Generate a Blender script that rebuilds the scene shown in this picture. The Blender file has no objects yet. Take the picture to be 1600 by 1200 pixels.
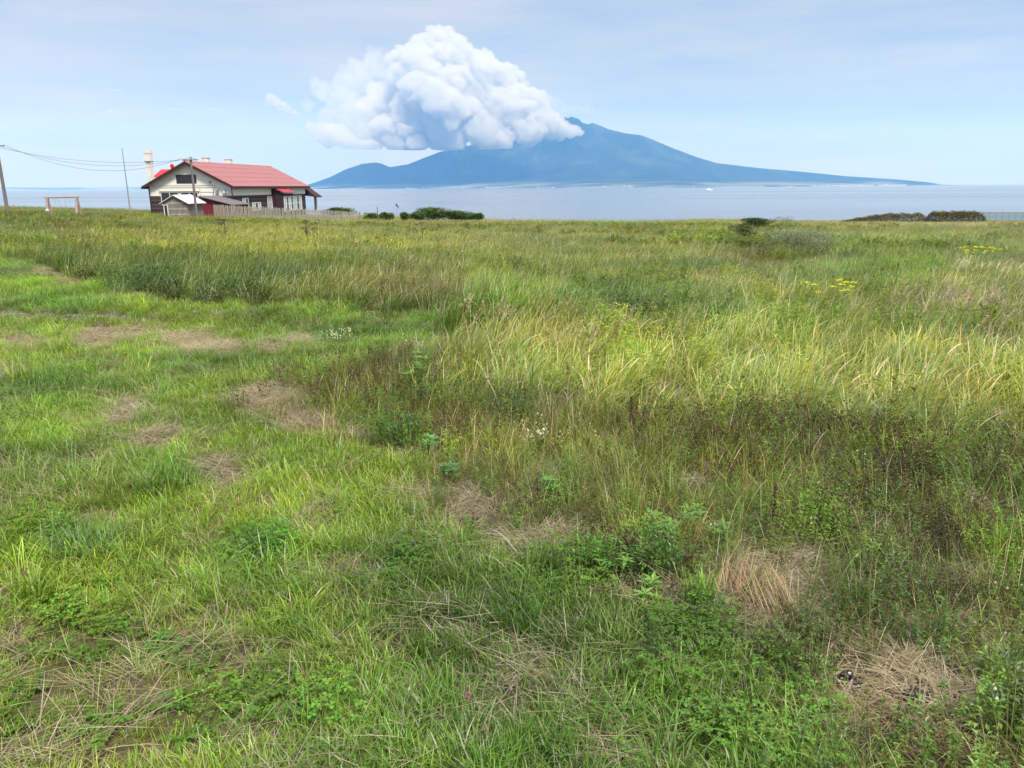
import bpy, bmesh, math, random
import numpy as np
from mathutils import Vector, Matrix

R = math.radians
# ------------------------------------------------------------------ camera
SC = bpy.context.scene
FPX = 1180.0                       # focal length in pixels of the 1600 px wide frame
CAM_H = 2.3
SEA_Z = -29.0
PITCH = math.atan((600 - 291.6) / FPX)
ROLL = 0.0056
CP = np.array([0.0, 0.0, CAM_H])
_f = np.array([0, math.cos(PITCH), -math.sin(PITCH)])
_r0 = np.array([1.0, 0, 0]); _u0 = np.array([0, math.sin(PITCH), math.cos(PITCH)])
CR = math.cos(ROLL) * _r0 - math.sin(ROLL) * _u0
CU = math.sin(ROLL) * _r0 + math.cos(ROLL) * _u0
CF = _f
cam_d = bpy.data.cameras.new('camera'); cam = bpy.data.objects.new('camera', cam_d)
SC.collection.objects.link(cam); SC.camera = cam
cam_d.sensor_width = 36.0; cam_d.lens = 36.0 * FPX / 1600.0
cam_d.clip_start = 0.1; cam_d.clip_end = 200000
m = Matrix.Identity(4)
for i in range(3):
    m[i][0] = CR[i]; m[i][1] = CU[i]; m[i][2] = -CF[i]; m[i][3] = CP[i]
cam.matrix_world = m

# ------------------------------------------------------------------ light
SUN_EL, SUN_AZ = 56.0, 150.0       # azimuth clockwise from +Y (the view direction)
W = bpy.data.worlds.new('World'); SC.world = W; W.use_nodes = True
wn = W.node_tree.nodes; wl = W.node_tree.links; wn.clear()
def N(nodes, t, **kw):
    n = nodes.new(t)
    for k, v in kw.items(): setattr(n, k, v)
    return n
wout = N(wn, 'ShaderNodeOutputWorld'); wbg = N(wn, 'ShaderNodeBackground')
sky = N(wn, 'ShaderNodeTexSky', sky_type='NISHITA', sun_disc=False,
        sun_elevation=R(SUN_EL), sun_rotation=R(SUN_AZ), altitude=0, air_density=1.0, dust_density=1.0, ozone_density=1.5)
wbg.inputs['Strength'].default_value = 0.051
tc = N(wn, 'ShaderNodeTexCoord')
# thin high veil of cirrostratus, mixed over the clear sky by direction
mp = N(wn, 'ShaderNodeMapping'); mp.inputs['Scale'].default_value = (1.0, 1.0, 2.6); mp.inputs['Location'].default_value = (0.37, 0.0, 0.32)
mp.inputs['Rotation'].default_value = (0, R(12), 0)
nz = N(wn, 'ShaderNodeTexNoise'); nz.inputs['Scale'].default_value = 1.9; nz.inputs['Detail'].default_value = 5; nz.inputs['Roughness'].default_value = 0.45
nz.inputs['Distortion'].default_value = 0.5
ramp = N(wn, 'ShaderNodeMapRange'); ramp.inputs['From Min'].default_value = 0.40; ramp.inputs['From Max'].default_value = 0.62
ramp.inputs['To Min'].default_value = 0.48; ramp.inputs['To Max'].default_value = 1.0
ramp.interpolation_type = 'SMOOTHSTEP'
wl.new(tc.outputs['Generated'], mp.inputs['Vector']); wl.new(mp.outputs[0], nz.inputs['Vector']); wl.new(nz.outputs[0], ramp.inputs['Value'])
mp2 = N(wn, 'ShaderNodeMapping'); mp2.inputs['Scale'].default_value = (1.0, 1.0, 9.0); mp2.inputs['Rotation'].default_value = (0, R(-9), 0)
nz2 = N(wn, 'ShaderNodeTexNoise'); nz2.inputs['Scale'].default_value = 4.0; nz2.inputs['Detail'].default_value = 7; nz2.inputs['Roughness'].default_value = 0.6
wl.new(tc.outputs['Generated'], mp2.inputs['Vector']); wl.new(mp2.outputs[0], nz2.inputs['Vector'])
st = N(wn, 'ShaderNodeMapRange'); st.inputs['From Min'].default_value = 0.3; st.inputs['From Max'].default_value = 0.75
st.inputs['To Min'].default_value = -0.42; st.inputs['To Max'].default_value = 0.42
wl.new(nz2.outputs[0], st.inputs['Value'])
add = N(wn, 'ShaderNodeMath', operation='ADD', use_clamp=True)
wl.new(ramp.outputs[0], add.inputs[0]); wl.new(st.outputs[0], add.inputs[1])
wmix = N(wn, 'ShaderNodeMix', data_type='RGBA')
wmix.inputs['B'].default_value = (6.3, 6.25, 6.15, 1)
SKY_MIX = wmix
hue = N(wn, 'ShaderNodeMix', data_type='RGBA'); hue.inputs['Factor'].default_value = 0.75
hue.inputs['B'].default_value = (3.85, 4.75, 5.8, 1)
wl.new(sky.outputs[0], hue.inputs['A'])
wl.new(add.outputs[0], wmix.inputs['Factor']); wl.new(hue.outputs['Result'], wmix.inputs['A'])
# whole sky scaled brighter towards the zenith, mostly out of view, added as fill light
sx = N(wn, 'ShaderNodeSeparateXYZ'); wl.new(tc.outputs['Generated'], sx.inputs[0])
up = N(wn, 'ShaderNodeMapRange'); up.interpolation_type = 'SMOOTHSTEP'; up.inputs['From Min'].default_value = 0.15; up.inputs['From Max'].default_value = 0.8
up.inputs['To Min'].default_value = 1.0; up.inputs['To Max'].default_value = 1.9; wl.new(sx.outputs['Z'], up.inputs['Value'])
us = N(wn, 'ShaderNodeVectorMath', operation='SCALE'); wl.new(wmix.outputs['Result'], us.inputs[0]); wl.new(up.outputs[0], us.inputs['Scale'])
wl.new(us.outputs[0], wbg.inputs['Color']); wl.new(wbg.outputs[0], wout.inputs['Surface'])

sd = bpy.data.lights.new('sun', 'SUN'); sd.energy = 3.3; sd.angle = R(12); sd.color = (1.0, 0.95, 0.87)
sun = bpy.data.objects.new('sun', sd); SC.collection.objects.link(sun)
sv = Vector((math.sin(R(SUN_AZ)) * math.cos(R(SUN_EL)), math.cos(R(SUN_AZ)) * math.cos(R(SUN_EL)), math.sin(R(SUN_EL))))
sun.rotation_euler = sv.to_track_quat('Z', 'Y').to_euler()

SC.view_settings.view_transform = 'Standard'; SC.view_settings.look = 'None'
SC.view_settings.exposure = 0.86; SC.view_settings.gamma = 1.0; SC.view_settings.use_curve_mapping = False
SC.render.engine = 'CYCLES'
cy = SC.cycles
cy.max_bounces = 28; cy.diffuse_bounces = 5; cy.glossy_bounces = 2; cy.transmission_bounces = 4; cy.volume_bounces = 28
cy.transparent_max_bounces = 8
cy.use_denoising = True; cy.denoiser = 'OPENIMAGEDENOISE'; cy.denoising_prefilter = 'ACCURATE'
cy.caustics_reflective = False; cy.caustics_refractive = False
cy.sample_clamp_indirect = 6.0
SC.render.film_transparent = False

# ------------------------------------------------------------------ helpers
rng = np.random.default_rng(11)
random.seed(4)

def _hash(ix, iy, s):
    h = (ix.astype(np.int64) * 374761393 + iy.astype(np.int64) * 668265263 + s * 1442695041) & 0xffffffff
    h = ((h ^ (h >> 13)) * 1274126177) & 0xffffffff
    h = h ^ (h >> 16)
    return (h & 0xffff) / 65535.0
def vnoise(x, y, s=0):
    x = np.asarray(x, float); y = np.asarray(y, float)
    ix = np.floor(x); iy = np.floor(y); fx = x - ix; fy = y - iy
    fx = fx * fx * (3 - 2 * fx); fy = fy * fy * (3 - 2 * fy)
    a = _hash(ix, iy, s); b = _hash(ix + 1, iy, s); c = _hash(ix, iy + 1, s); d = _hash(ix + 1, iy + 1, s)
    return (a * (1 - fx) + b * fx) * (1 - fy) + (c * (1 - fx) + d * fx) * fy
def fbm(x, y, s=0, o=4):
    v = 0; a = 0.5; t = 0
    for k in range(o):
        v = v + a * vnoise(x * 2 ** k + 17 * k, y * 2 ** k - 9 * k, s + k); t += a; a *= 0.5
    return v / t

def sstep(a, b, x):
    t = np.clip((x - a) / (b - a), 0, 1); return t * t * (3 - 2 * t)

def gz(x, y):
    """height of the ground"""
    x = np.asarray(x, float); y = np.asarray(y, float)
    zf = np.interp(x / np.maximum(y, 20) * 90, [-75, -58, -45, -25, -10, 10, 45, 75], [-0.35, -0.5, -0.85, -1.55, -1.95, -2.25, -2.5, -2.6])
    z = zf * np.clip((y - 8) / 82, 0, 3)
    z = z + 0.22 * (fbm(x * 0.09, y * 0.09, 3, 3) - 0.5) * sstep(2, 10, np.abs(y) + 4)
    z = z + 0.10 * (fbm(x * 0.8, y * 0.8, 5, 3) - 0.5)
    # small bank that carries the mown track on the left
    z = z + 0.22 * sstep(11.5, 13.2, y + 0.12 * x) * (1 - sstep(-1, 3, x)) * (1 - sstep(20, 40, y))
    yc = np.interp(x, [-80, -22, -10, 18, 34, 80], [132, 132, 112, 112, 128, 132])
    d = np.maximum(y - yc, 0)
    z = z - 0.012 * d ** 2
    return np.maximum(z, SEA_Z - 2.5)

def to_px(x, y, z):
    """pixel (1600 x 1200) of a world point, used only while authoring which plants grow where"""
    v = np.stack([np.asarray(x, float) - CP[0], np.asarray(y, float) - CP[1], np.asarray(z, float) - CP[2]], -1)
    f = np.maximum(v @ CF, 1e-3)
    return 800 + FPX * (v @ CR) / f, 600 - FPX * (v @ CU) / f
def ground_at(px, py):
    """world ground point seen at a pixel"""
    d = CF + CR * (px - 800) / FPX - CU * (py - 600) / FPX
    t = 2.0
    for k in range(4000):
        p = CP + d * t
        if p[2] < float(gz(p[0], p[1])): break
        t *= 1.004
        if t > 170: break
    p = CP + d * t
    return float(p[0]), float(p[1])
def at_depth(px, py, D):
    d = CF + CR * (px - 800) / FPX - CU * (py - 600) / FPX
    p = CP + d * (D / d[1]); return Vector((float(p[0]), float(p[1]), float(p[2])))

def newmesh(name, verts, faces, mat=None, smooth=False):
    me = bpy.data.meshes.new(name); me.from_pydata([tuple(v) for v in verts], [], [tuple(f) for f in faces])
    if mat: me.materials.append(mat)
    if smooth: me.polygons.foreach_set('use_smooth', [True] * len(me.polygons))
    me.update(); return me
def link(name, me, parent=None, loc=None, rotz=None, coll=None):
    o = bpy.data.objects.new(name, me); (coll or SC.collection).objects.link(o)
    if parent is not None: o.parent = parent
    if loc is not None: o.location = loc
    if rotz is not None: o.rotation_euler = (0, 0, rotz)
    return o
def tag(o, label=None, cat=None, group=None, kind=None):
    if label: o['label'] = label
    if cat: o['category'] = cat
    if group: o['group'] = group
    if kind: o['kind'] = kind
    return o
def empty(name, loc, rotz=0.0):
    o = bpy.data.objects.new(name, None); SC.collection.objects.link(o); o.location = loc; o.rotation_euler = (0, 0, rotz)
    o.empty_display_size = 0.3; return o

class MB:
    """collects simple solids into one mesh"""
    def __init__(s): s.v = []; s.f = []
    def box(s, x0, x1, y0, y1, z0, z1):
        n = len(s.v)
        s.v += [(x0,y0,z0),(x1,y0,z0),(x1,y1,z0),(x0,y1,z0),(x0,y0,z1),(x1,y0,z1),(x1,y1,z1),(x0,y1,z1)]
        s.f += [(n,n+3,n+2,n+1),(n+4,n+5,n+6,n+7),(n,n+1,n+5,n+4),(n+1,n+2,n+6,n+5),(n+2,n+3,n+7,n+6),(n+3,n,n+4,n+7)]
        return s
    def prism(s, pts, axis, a, b):
        """polygon pts (2D) swept along axis x / y / z between a and b"""
        n = len(s.v); k = len(pts)
        for t in (a, b):
            for p in pts:
                s.v.append({'x': (t, p[0], p[1]), 'y': (p[0], t, p[1]), 'z': (p[0], p[1], t)}[axis])
        s.f.append(tuple(range(n, n + k))); s.f.append(tuple(range(n + 2 * k - 1, n + k - 1, -1)))
        for i in range(k):
            j = (i + 1) % k; s.f.append((n + i, n + k + i, n + k + j, n + j))
        return s
    def tube(s, pts, rad, n=8):
        pts = [Vector(p) for p in pts]; rads = rad if isinstance(rad, (list, tuple)) else [rad] * len(pts)
        base = len(s.v)
        for i, p in enumerate(pts):
            d = (pts[min(i + 1, len(pts) - 1)] - pts[max(i - 1, 0)]).normalized()
            u = d.cross(Vector((0, 0, 1))) if abs(d.z) < 0.95 else d.cross(Vector((1, 0, 0)))
            u.normalize(); w = d.cross(u)
            for k in range(n):
                a = 2 * math.pi * k / n; q = p + (u * math.cos(a) + w * math.sin(a)) * rads[i]; s.v.append(tuple(q))
        for i in range(len(pts) - 1):
            for k in range(n):
                a = base + i * n + k; b = base + i * n + (k + 1) % n; s.f.append((a, b, b + n, a + n))
        s.f.append(tuple(range(base + n - 1, base - 1, -1))); e = base + (len(pts) - 1) * n; s.f.append(tuple(range(e, e + n)))
        return s
    def ball(s, c, r, n=8, m=6, sq=(1,1,1)):
        b = len(s.v)
        for i in range(m + 1):
            th = math.pi * i / m
            for k in range(n):
                a = 2 * math.pi * k / n
                s.v.append((c[0] + r*sq[0]*math.sin(th)*math.cos(a), c[1] + r*sq[1]*math.sin(th)*math.sin(a), c[2] + r*sq[2]*math.cos(th)))
        for i in range(m):
            for k in range(n):
                a = b + i*n + k; d = b + i*n + (k+1) % n; s.f.append((a, a+n, d+n, d))
        return s
    def build(s, name, mat, parent=None, **kw):
        me = newmesh(name, s.v, s.f, mat)
        bm = bmesh.new(); bm.from_mesh(me); bmesh.ops.remove_doubles(bm, verts=bm.verts, dist=1e-5)
        bmesh.ops.recalc_face_normals(bm, faces=bm.faces); bm.to_mesh(me); bm.free()
        return link(name, me, parent, **kw)

# ------------------------------------------------------------------ materials
def mat_new(name):
    m = bpy.data.materials.new(name); m.use_nodes = True; m.node_tree.nodes.clear()
    return m, m.node_tree.nodes, m.node_tree.links
def mat_simple(name, col, rough=0.7, var=0.15, scale=6.0, stretch=(1,1,1), bump=0.0, spec=0.4, col2=None, metal=0.0, detail=5):
    m, n, l = mat_new(name)
    o = N(n, 'ShaderNodeOutputMaterial'); b = N(n, 'ShaderNodeBsdfPrincipled')
    b.inputs['Roughness'].default_value = rough; b.inputs['Specular IOR Level'].default_value = spec; b.inputs['Metallic'].default_value = metal
    t = N(n, 'ShaderNodeTexCoord'); mpn = N(n, 'ShaderNodeMapping'); mpn.inputs['Scale'].default_value = stretch
    ns = N(n, 'ShaderNodeTexNoise'); ns.inputs['Scale'].default_value = scale; ns.inputs['Detail'].default_value = detail; ns.inputs['Roughness'].default_value = 0.65
    l.new(t.outputs['Object'], mpn.inputs[0]); l.new(mpn.outputs[0], ns.inputs['Vector'])
    mx = N(n, 'ShaderNodeMix', data_type='RGBA')
    c2 = col2 or tuple(min(1, c * (1 + var)) for c in col)
    mx.inputs['A'].default_value = (*[c * (1 - var) for c in col], 1); mx.inputs['B'].default_value = (*c2, 1)
    mr = N(n, 'ShaderNodeMapRange'); mr.inputs['From Min'].default_value = 0.3; mr.inputs['From Max'].default_value = 0.7
    l.new(ns.outputs[0], mr.inputs['Value']); l.new(mr.outputs[0], mx.inputs['Factor'])
    l.new(mx.outputs['Result'], b.inputs['Base Color'])
    if bump:
        bp = N(n, 'ShaderNodeBump'); bp.inputs['Strength'].default_value = bump; bp.inputs['Distance'].default_value = 0.02
        l.new(ns.outputs[0], bp.inputs['Height']); l.new(bp.outputs[0], b.inputs['Normal'])
    l.new(b.outputs[0], o.inputs['Surface'])
    return m
M = {}
M['white_wall'] = mat_simple('white_wall_paint', (0.80, 0.80, 0.75), 0.8, 0.08, 1.5, (1,1,3))
M['dark_board'] = mat_simple('dark_stained_board', (0.035, 0.022, 0.030), 0.75, 0.4, 5, (0.3,0.3,8))
M['dark_board_worn'] = mat_simple('worn_dark_board', (0.085, 0.060, 0.062), 0.8, 0.4, 5, (0.3,0.3,8))
M['fascia'] = mat_simple('dark_fascia', (0.045, 0.016, 0.022), 0.7, 0.25, 3)
M['roof_red'] = mat_simple('weathered_red_roof', (0.30, 0.082, 0.09), 0.5, 0.25, 1.4, (1,1,1), 0, 0.5, col2=(0.43,0.19,0.20))
M['roof_bright'] = mat_simple('bright_red_roof', (0.52, 0.012, 0.02), 0.4, 0.15, 3)
M['porch_red'] = mat_simple('faded_porch_roof', (0.34, 0.035, 0.055), 0.5, 0.2, 3)
M['frame_white'] = mat_simple('white_frame_paint', (0.75, 0.76, 0.76), 0.6, 0.05, 6)
M['glass'] = mat_simple('window_glass', (0.03, 0.035, 0.045), 0.08, 0.2, 1, spec=0.8)
M['curtain'] = mat_simple('window_curtain', (0.42, 0.46, 0.52), 0.4, 0.12, 3, (1,1,0.2))
M['louvre'] = mat_simple('louvre_paint', (0.03, 0.03, 0.045), 0.7, 0.2, 4)
M['chimney'] = mat_simple('chimney_render', (0.66, 0.67, 0.66), 0.85, 0.18, 2, (1,1,0.4))
M['metal'] = mat_simple('dull_metal', (0.30, 0.31, 0.33), 0.5, 0.2, 8, metal=0.3)
M['dark_metal'] = mat_simple('dark_metal', (0.05, 0.05, 0.055), 0.5, 0.2, 8)
M['old_wood'] = mat_simple('weathered_grey_wood', (0.20, 0.175, 0.16), 0.85, 0.35, 3, (1,1,0.25), 0.3)
M['fence_wood'] = mat_simple('pale_weathered_fence_wood', (0.30, 0.285, 0.27), 0.85, 0.3, 3, (1,1,0.25), 0.3)
M['pole_wood'] = mat_simple('pole_wood', (0.155, 0.145, 0.15), 0.85, 0.3, 3, (3,3,0.2), 0.3)
M['tin_white'] = mat_simple('pale_tin_roof', (0.66, 0.66, 0.66), 0.45, 0.12, 2)
M['slate'] = mat_simple('dark_sheet_roof', (0.15, 0.135, 0.155), 0.6, 0.15, 2)
M['red_board'] = mat_simple('dull_red_board', (0.15, 0.018, 0.028), 0.8, 0.3, 4, (0.3,0.3,6))
M['swing_wood'] = mat_simple('swing_frame_wood', (0.33, 0.27, 0.25), 0.85, 0.3, 3, (2,2,0.3), 0.2)
M['panel_blue'] = mat_simple('blue_grey_panel', (0.24, 0.34, 0.42), 0.6, 0.15, 3)
M['wire'] = mat_simple('wire_black', (0.05, 0.06, 0.07), 0.5, 0.1, 5)
M['stone'] = mat_simple('gravel_stone', (0.24, 0.225, 0.215), 0.9, 0.35, 20, bump=0.3)
M['ash'] = mat_simple('charred_crumbs', (0.025, 0.022, 0.025), 0.9, 0.4, 20)
M['pale_stone'] = mat_simple('pale_chalky_crumbs', (0.48, 0.45, 0.47), 0.9, 0.2, 20)
M['stick'] = mat_simple('bleached_stick', (0.20, 0.165, 0.13), 0.85, 0.25, 10, bump=0.3)
M['boat'] = mat_simple('boat_white', (0.8, 0.8, 0.8), 0.4, 0.05, 1)
M['town'] = mat_simple('far_town_walls', (0.5, 0.49, 0.48), 0.8, 0.1, 0.01)

def foliage_mat(name, trans=0.42, gloss=0.035, rough=0.45):
    """colour = vertex colour of the plant times the tint carried by each instance"""
    m, n, l = mat_new(name)
    o = N(n, 'ShaderNodeOutputMaterial')
    c = N(n, 'ShaderNodeAttribute', attribute_name='Col')
    t = N(n, 'ShaderNodeAttribute', attribute_name='tint', attribute_type='INSTANCER')
    mul = N(n, 'ShaderNodeVectorMath', operation='MULTIPLY')
    l.new(c.outputs['Color'], mul.inputs[0]); l.new(t.outputs['Vector'], mul.inputs[1])
    d = N(n, 'ShaderNodeBsdfDiffuse'); tr = N(n, 'ShaderNodeBsdfTranslucent'); g = N(n, 'ShaderNodeBsdfGlossy')
    g.inputs['Roughness'].default_value = rough; g.inputs['Color'].default_value = (0.95, 0.95, 0.9, 1)
    tc_ = N(n, 'ShaderNodeVectorMath', operation='MULTIPLY'); tc_.inputs[1].default_value = (1.15, 1.25, 0.6)
    l.new(mul.outputs[0], tc_.inputs[0])
    l.new(mul.outputs[0], d.inputs['Color']); l.new(tc_.outputs[0], tr.inputs['Color'])
    m1 = N(n, 'ShaderNodeMixShader'); m1.inputs[0].default_value = trans
    m2 = N(n, 'ShaderNodeMixShader'); m2.inputs[0].default_value = gloss
    l.new(d.outputs[0], m1.inputs[1]); l.new(tr.outputs[0], m1.inputs[2])
    l.new(m1.outputs[0], m2.inputs[1]); l.new(g.outputs[0], m2.inputs[2]); l.new(m2.outputs[0], o.inputs['Surface'])
    return m
M['foliage'] = foliage_mat('grass_and_leaves')
def plant_mat(name, trans=0.3):
    m = foliage_mat(name, trans)
    n = m.node_tree.nodes; l = m.node_tree.links
    vm = [x for x in n if x.type == 'VECT_MATH'][0]
    for lk in list(vm.inputs[1].links): l.remove(lk)
    vm.inputs[1].default_value = (1, 1, 1)
    return m
M['plant'] = plant_mat('single_plant_leaves')

# ------------------------------------------------------------------ haze, sea, island
def haze_material():
    m, n, l = mat_new('haze_air')
    o = N(n, 'ShaderNodeOutputMaterial'); v = N(n, 'ShaderNodeVolumePrincipled')
    v.inputs['Color'].default_value = (0.15, 0.42, 1.0, 1); v.inputs['Absorption Color'].default_value = (1, 1, 1, 1)
    v.inputs['Density'].default_value = HAZE; v.inputs['Anisotropy'].default_value = 0.0
    l.new(v.outputs[0], o.inputs['Volume']); return m
HAZE = 4.5e-5
HX, HY0, HY1, HT = 42000.0, -8000.0, 47000.0, 3400.0
hz = MB().box(-HX, HX, HY0, HY1, SEA_Z - 4.0, HT).build('haze', haze_material())
tag(hz, kind='stuff')

def sea_material():
    m, n, l = mat_new('sea_water')
    o = N(n, 'ShaderNodeOutputMaterial'); b = N(n, 'ShaderNodeBsdfPrincipled')
    b.inputs['Base Color'].default_value = (0.16, 0.20, 0.27, 1); b.inputs['Roughness'].default_value = 0.22; b.inputs['IOR'].default_value = 1.33
    t = N(n, 'ShaderNodeTexCoord'); mp = N(n, 'ShaderNodeMapping'); mp.inputs['Scale'].default_value = (0.010, 0.035, 1)
    a = N(n, 'ShaderNodeTexNoise'); a.inputs['Scale'].default_value = 1.0; a.inputs['Detail'].default_value = 6; a.inputs['Roughness'].default_value = 0.65
    l.new(t.outputs['Object'], mp.inputs[0]); l.new(mp.outputs[0], a.inputs['Vector'])
    bp = N(n, 'ShaderNodeBump'); bp.inputs['Strength'].default_value = 0.35; bp.inputs['Distance'].default_value = 1.6
    l.new(a.outputs[0], bp.inputs['Height']); l.new(bp.outputs[0], b.inputs['Normal'])
    # long slicks of calmer and rougher water
    mp3 = N(n, 'ShaderNodeMapping'); mp3.inputs['Scale'].default_value = (0.00022, 0.0016, 1)
    a3 = N(n, 'ShaderNodeTexNoise'); a3.inputs['Scale'].default_value = 1.0; a3.inputs['Detail'].default_value = 4
    l.new(t.outputs['Object'], mp3.inputs[0]); l.new(mp3.outputs[0], a3.inputs['Vector'])
    mr = N(n, 'ShaderNodeMapRange'); mr.inputs['From Min'].default_value = 0.35; mr.inputs['From Max'].default_value = 0.65
    mr.inputs['To Min'].default_value = 0.18; mr.inputs['To Max'].default_value = 0.27
    l.new(a3.outputs[0], mr.inputs['Value']); l.new(mr.outputs[0], b.inputs['Roughness'])
    l.new(b.outputs[0], o.inputs['Surface']); return m
sea = link('sea', newmesh('sea', [(-41000,-7000,SEA_Z),(41000,-7000,SEA_Z),(41000,46000,SEA_Z),(-41000,46000,SEA_Z)], [(0,1,2,3)], sea_material()))
tag(sea, kind='structure')

def mountain_material():
    m, n, l = mat_new('forested_mountain')
    o = N(n, 'ShaderNodeOutputMaterial'); b = N(n, 'ShaderNodeBsdfPrincipled'); b.inputs['Roughness'].default_value = 0.9; b.inputs['Specular IOR Level'].default_value = 0.1
    t = N(n, 'ShaderNodeTexCoord'); s = N(n, 'ShaderNodeSeparateXYZ'); l.new(t.outputs['Object'], s.inputs[0])
    a = N(n, 'ShaderNodeTexNoise'); a.inputs['Scale'].default_value = 0.0011; a.inputs['Detail'].default_value = 6
    l.new(t.outputs['Object'], a.inputs['Vector'])
    mp = N(n, 'ShaderNodeMapping'); mp.inputs['Scale'].default_value = (0.0005, 0.0022, 0.01)
    a2 = N(n, 'ShaderNodeTexNoise'); a2.inputs['Scale'].default_value = 1.0; a2.inputs['Detail'].default_value = 5; a2.inputs['Roughness'].default_value = 0.6
    l.new(t.outputs['Object'], mp.inputs[0]); l.new(mp.outputs[0], a2.inputs['Vector'])
    mx = N(n, 'ShaderNodeMix', data_type='RGBA'); mx.inputs['A'].default_value = (0.012, 0.026, 0.022, 1); mx.inputs['B'].default_value = (0.042, 0.062, 0.036, 1)
    mr = N(n, 'ShaderNodeMapRange'); mr.inputs['From Min'].default_value = 0.48; mr.inputs['From Max'].default_value = 0.72
    l.new(a.outputs[0], mr.inputs['Value']); l.new(mr.outputs[0], mx.inputs['Factor'])
    # farmland and bare slips on the low coastal shelf
    lo = N(n, 'ShaderNodeMapRange'); lo.inputs['From Min'].default_value = SEA_Z + 45; lo.inputs['From Max'].default_value = SEA_Z + 140; lo.inputs['To Min'].default_value = 1; lo.inputs['To Max'].default_value = 0
    l.new(s.outputs['Z'], lo.inputs['Value'])
    fr = N(n, 'ShaderNodeMapRange'); fr.inputs['From Min'].default_value = 0.45; fr.inputs['From Max'].default_value = 0.56
    l.new(a2.outputs[0], fr.inputs['Value'])
    mu = N(n, 'ShaderNodeMath', operation='MULTIPLY'); l.new(lo.outputs[0], mu.inputs[0]); l.new(fr.outputs[0], mu.inputs[1])
    mx2 = N(n, 'ShaderNodeMix', data_type='RGBA'); mx2.inputs['B'].default_value = (0.20, 0.22, 0.16, 1)
    l.new(mu.outputs[0], mx2.inputs['Factor']); l.new(mx.outputs['Result'], mx2.inputs['A'])
    l.new(mx2.outputs['Result'], b.inputs['Base Color']); l.new(b.outputs[0], o.inputs['Surface']); return m
def horizon_y(px): return 291.6 + ROLL * (800 - px)
def make_island():
    YR = 22000.0
    prof = [(440,297),(478,291),(500,284),(520,277),(545,265),(570,257),(590,255),(600,257),(612,262),(640,258),(665,248),(690,239),(740,228),(790,216),
            (830,207),(860,198),(876,193),(884,186),(888,189),(893,185.5),(899,188),(904,188),(909,194),(916,196),(921,196.5),(925,194),(929,196),(936,198.5),(950,204),
            (975,210),(1000,213),(1020,220),(1050,233),(1080,244),(1120,256),(1180,263),(1250,269),(1320,276),(1400,281),(1450,285.5),(1478,289.5),(1520,292)]
    XP = np.array([(p - 800) / FPX * YR for p, _ in prof]); ZP = np.array([(horizon_y(p) - y) / FPX * YR * .936 for p, y in prof]) + CAM_H
    XP = XP * math.cos(PITCH)
    xs = np.linspace(XP[0], XP[-1], 520); x0, x1 = XP[1], XP[-2]
    u = np.clip((2 * xs - x0 - x1) / (x1 - x0), -1.0, 1.0)
    wd = 7200 * (1 - np.abs(u) ** 1.25) + 250
    ts = np.concatenate([np.linspace(0, 1, 60), 1 + np.linspace(0.02, 0.8, 26)])     # 0 shore .. 1 ridge .. far side
    V = []
    for j, t in enumerate(ts):
        Y = YR - wd * (1 - t)
        P = np.interp(xs, XP, ZP) - SEA_Z
        if t <= 1: g = 0.10 * t + 0.16 * t ** 2 + 0.74 * t ** 3.0
        else: g = max(0.0, 1 - (t - 1) * 1.25) ** 1.6
        rid = (np.abs(fbm(xs * 0.0013 + 0.2 * np.sin(t * 6), Y * 0.00035 + 0 * xs, 21, 4) - 0.5) * 2)
        carve = 1 - 0.34 * rid * (1 - abs(1 - t)) ** 0.5 * (1 - np.clip((t - 0.93) / 0.07, 0, 1))
        rough = 1 + 0.02 * (fbm(xs * 0.004, Y * 0.004, 8, 3) - 0.5)
        Z = SEA_Z - 1.5 + P * g * carve * rough + 16 * sstep(0.0, 0.04, t)
        if t > 1.7: Z = Z * 0 + SEA_Z - 2
        V.append(np.stack([xs, Y, Z], -1))
    V = np.array(V); nj, ni = V.shape[:2]
    idx = np.arange(nj * ni).reshape(nj, ni)
    F = np.stack([idx[:-1,:-1], idx[:-1,1:], idx[1:,1:], idx[1:,:-1]], -1).reshape(-1, 4)
    me = newmesh('mountain', V.reshape(-1, 3).tolist(), F.tolist(), mountain_material(), True)
    o = link('mountain', me); tag(o, kind='structure')
    return V, ts
islV, islT = make_island()
# far low coast on the left horizon
def make_far_coast():
    xs = np.linspace(-33000, -12000, 90); v = []; Y0 = 41000.0
    h = 60 + 150 * fbm(xs * 0.00022, xs * 0, 77, 4) ; h = h * sstep(-33500, -30500, xs) * (1 - sstep(-20000, -12000, xs)) + 2
    for t, k in ((0, 0), (0.4, .75), (1, 1), (2, 0)):
        for x, hh in zip(xs, h): v.append((x, Y0 + t * 1500, SEA_Z - 2 + hh * k))
    n = len(xs); f = [(j*n+i, j*n+i+1, (j+1)*n+i+1, (j+1)*n+i) for j in range(3) for i in range(n-1)]
    o = link('far_coast', newmesh('far_coast', v, f, mountain_material(), True)); tag(o, kind='structure')
make_far_coast()
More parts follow.
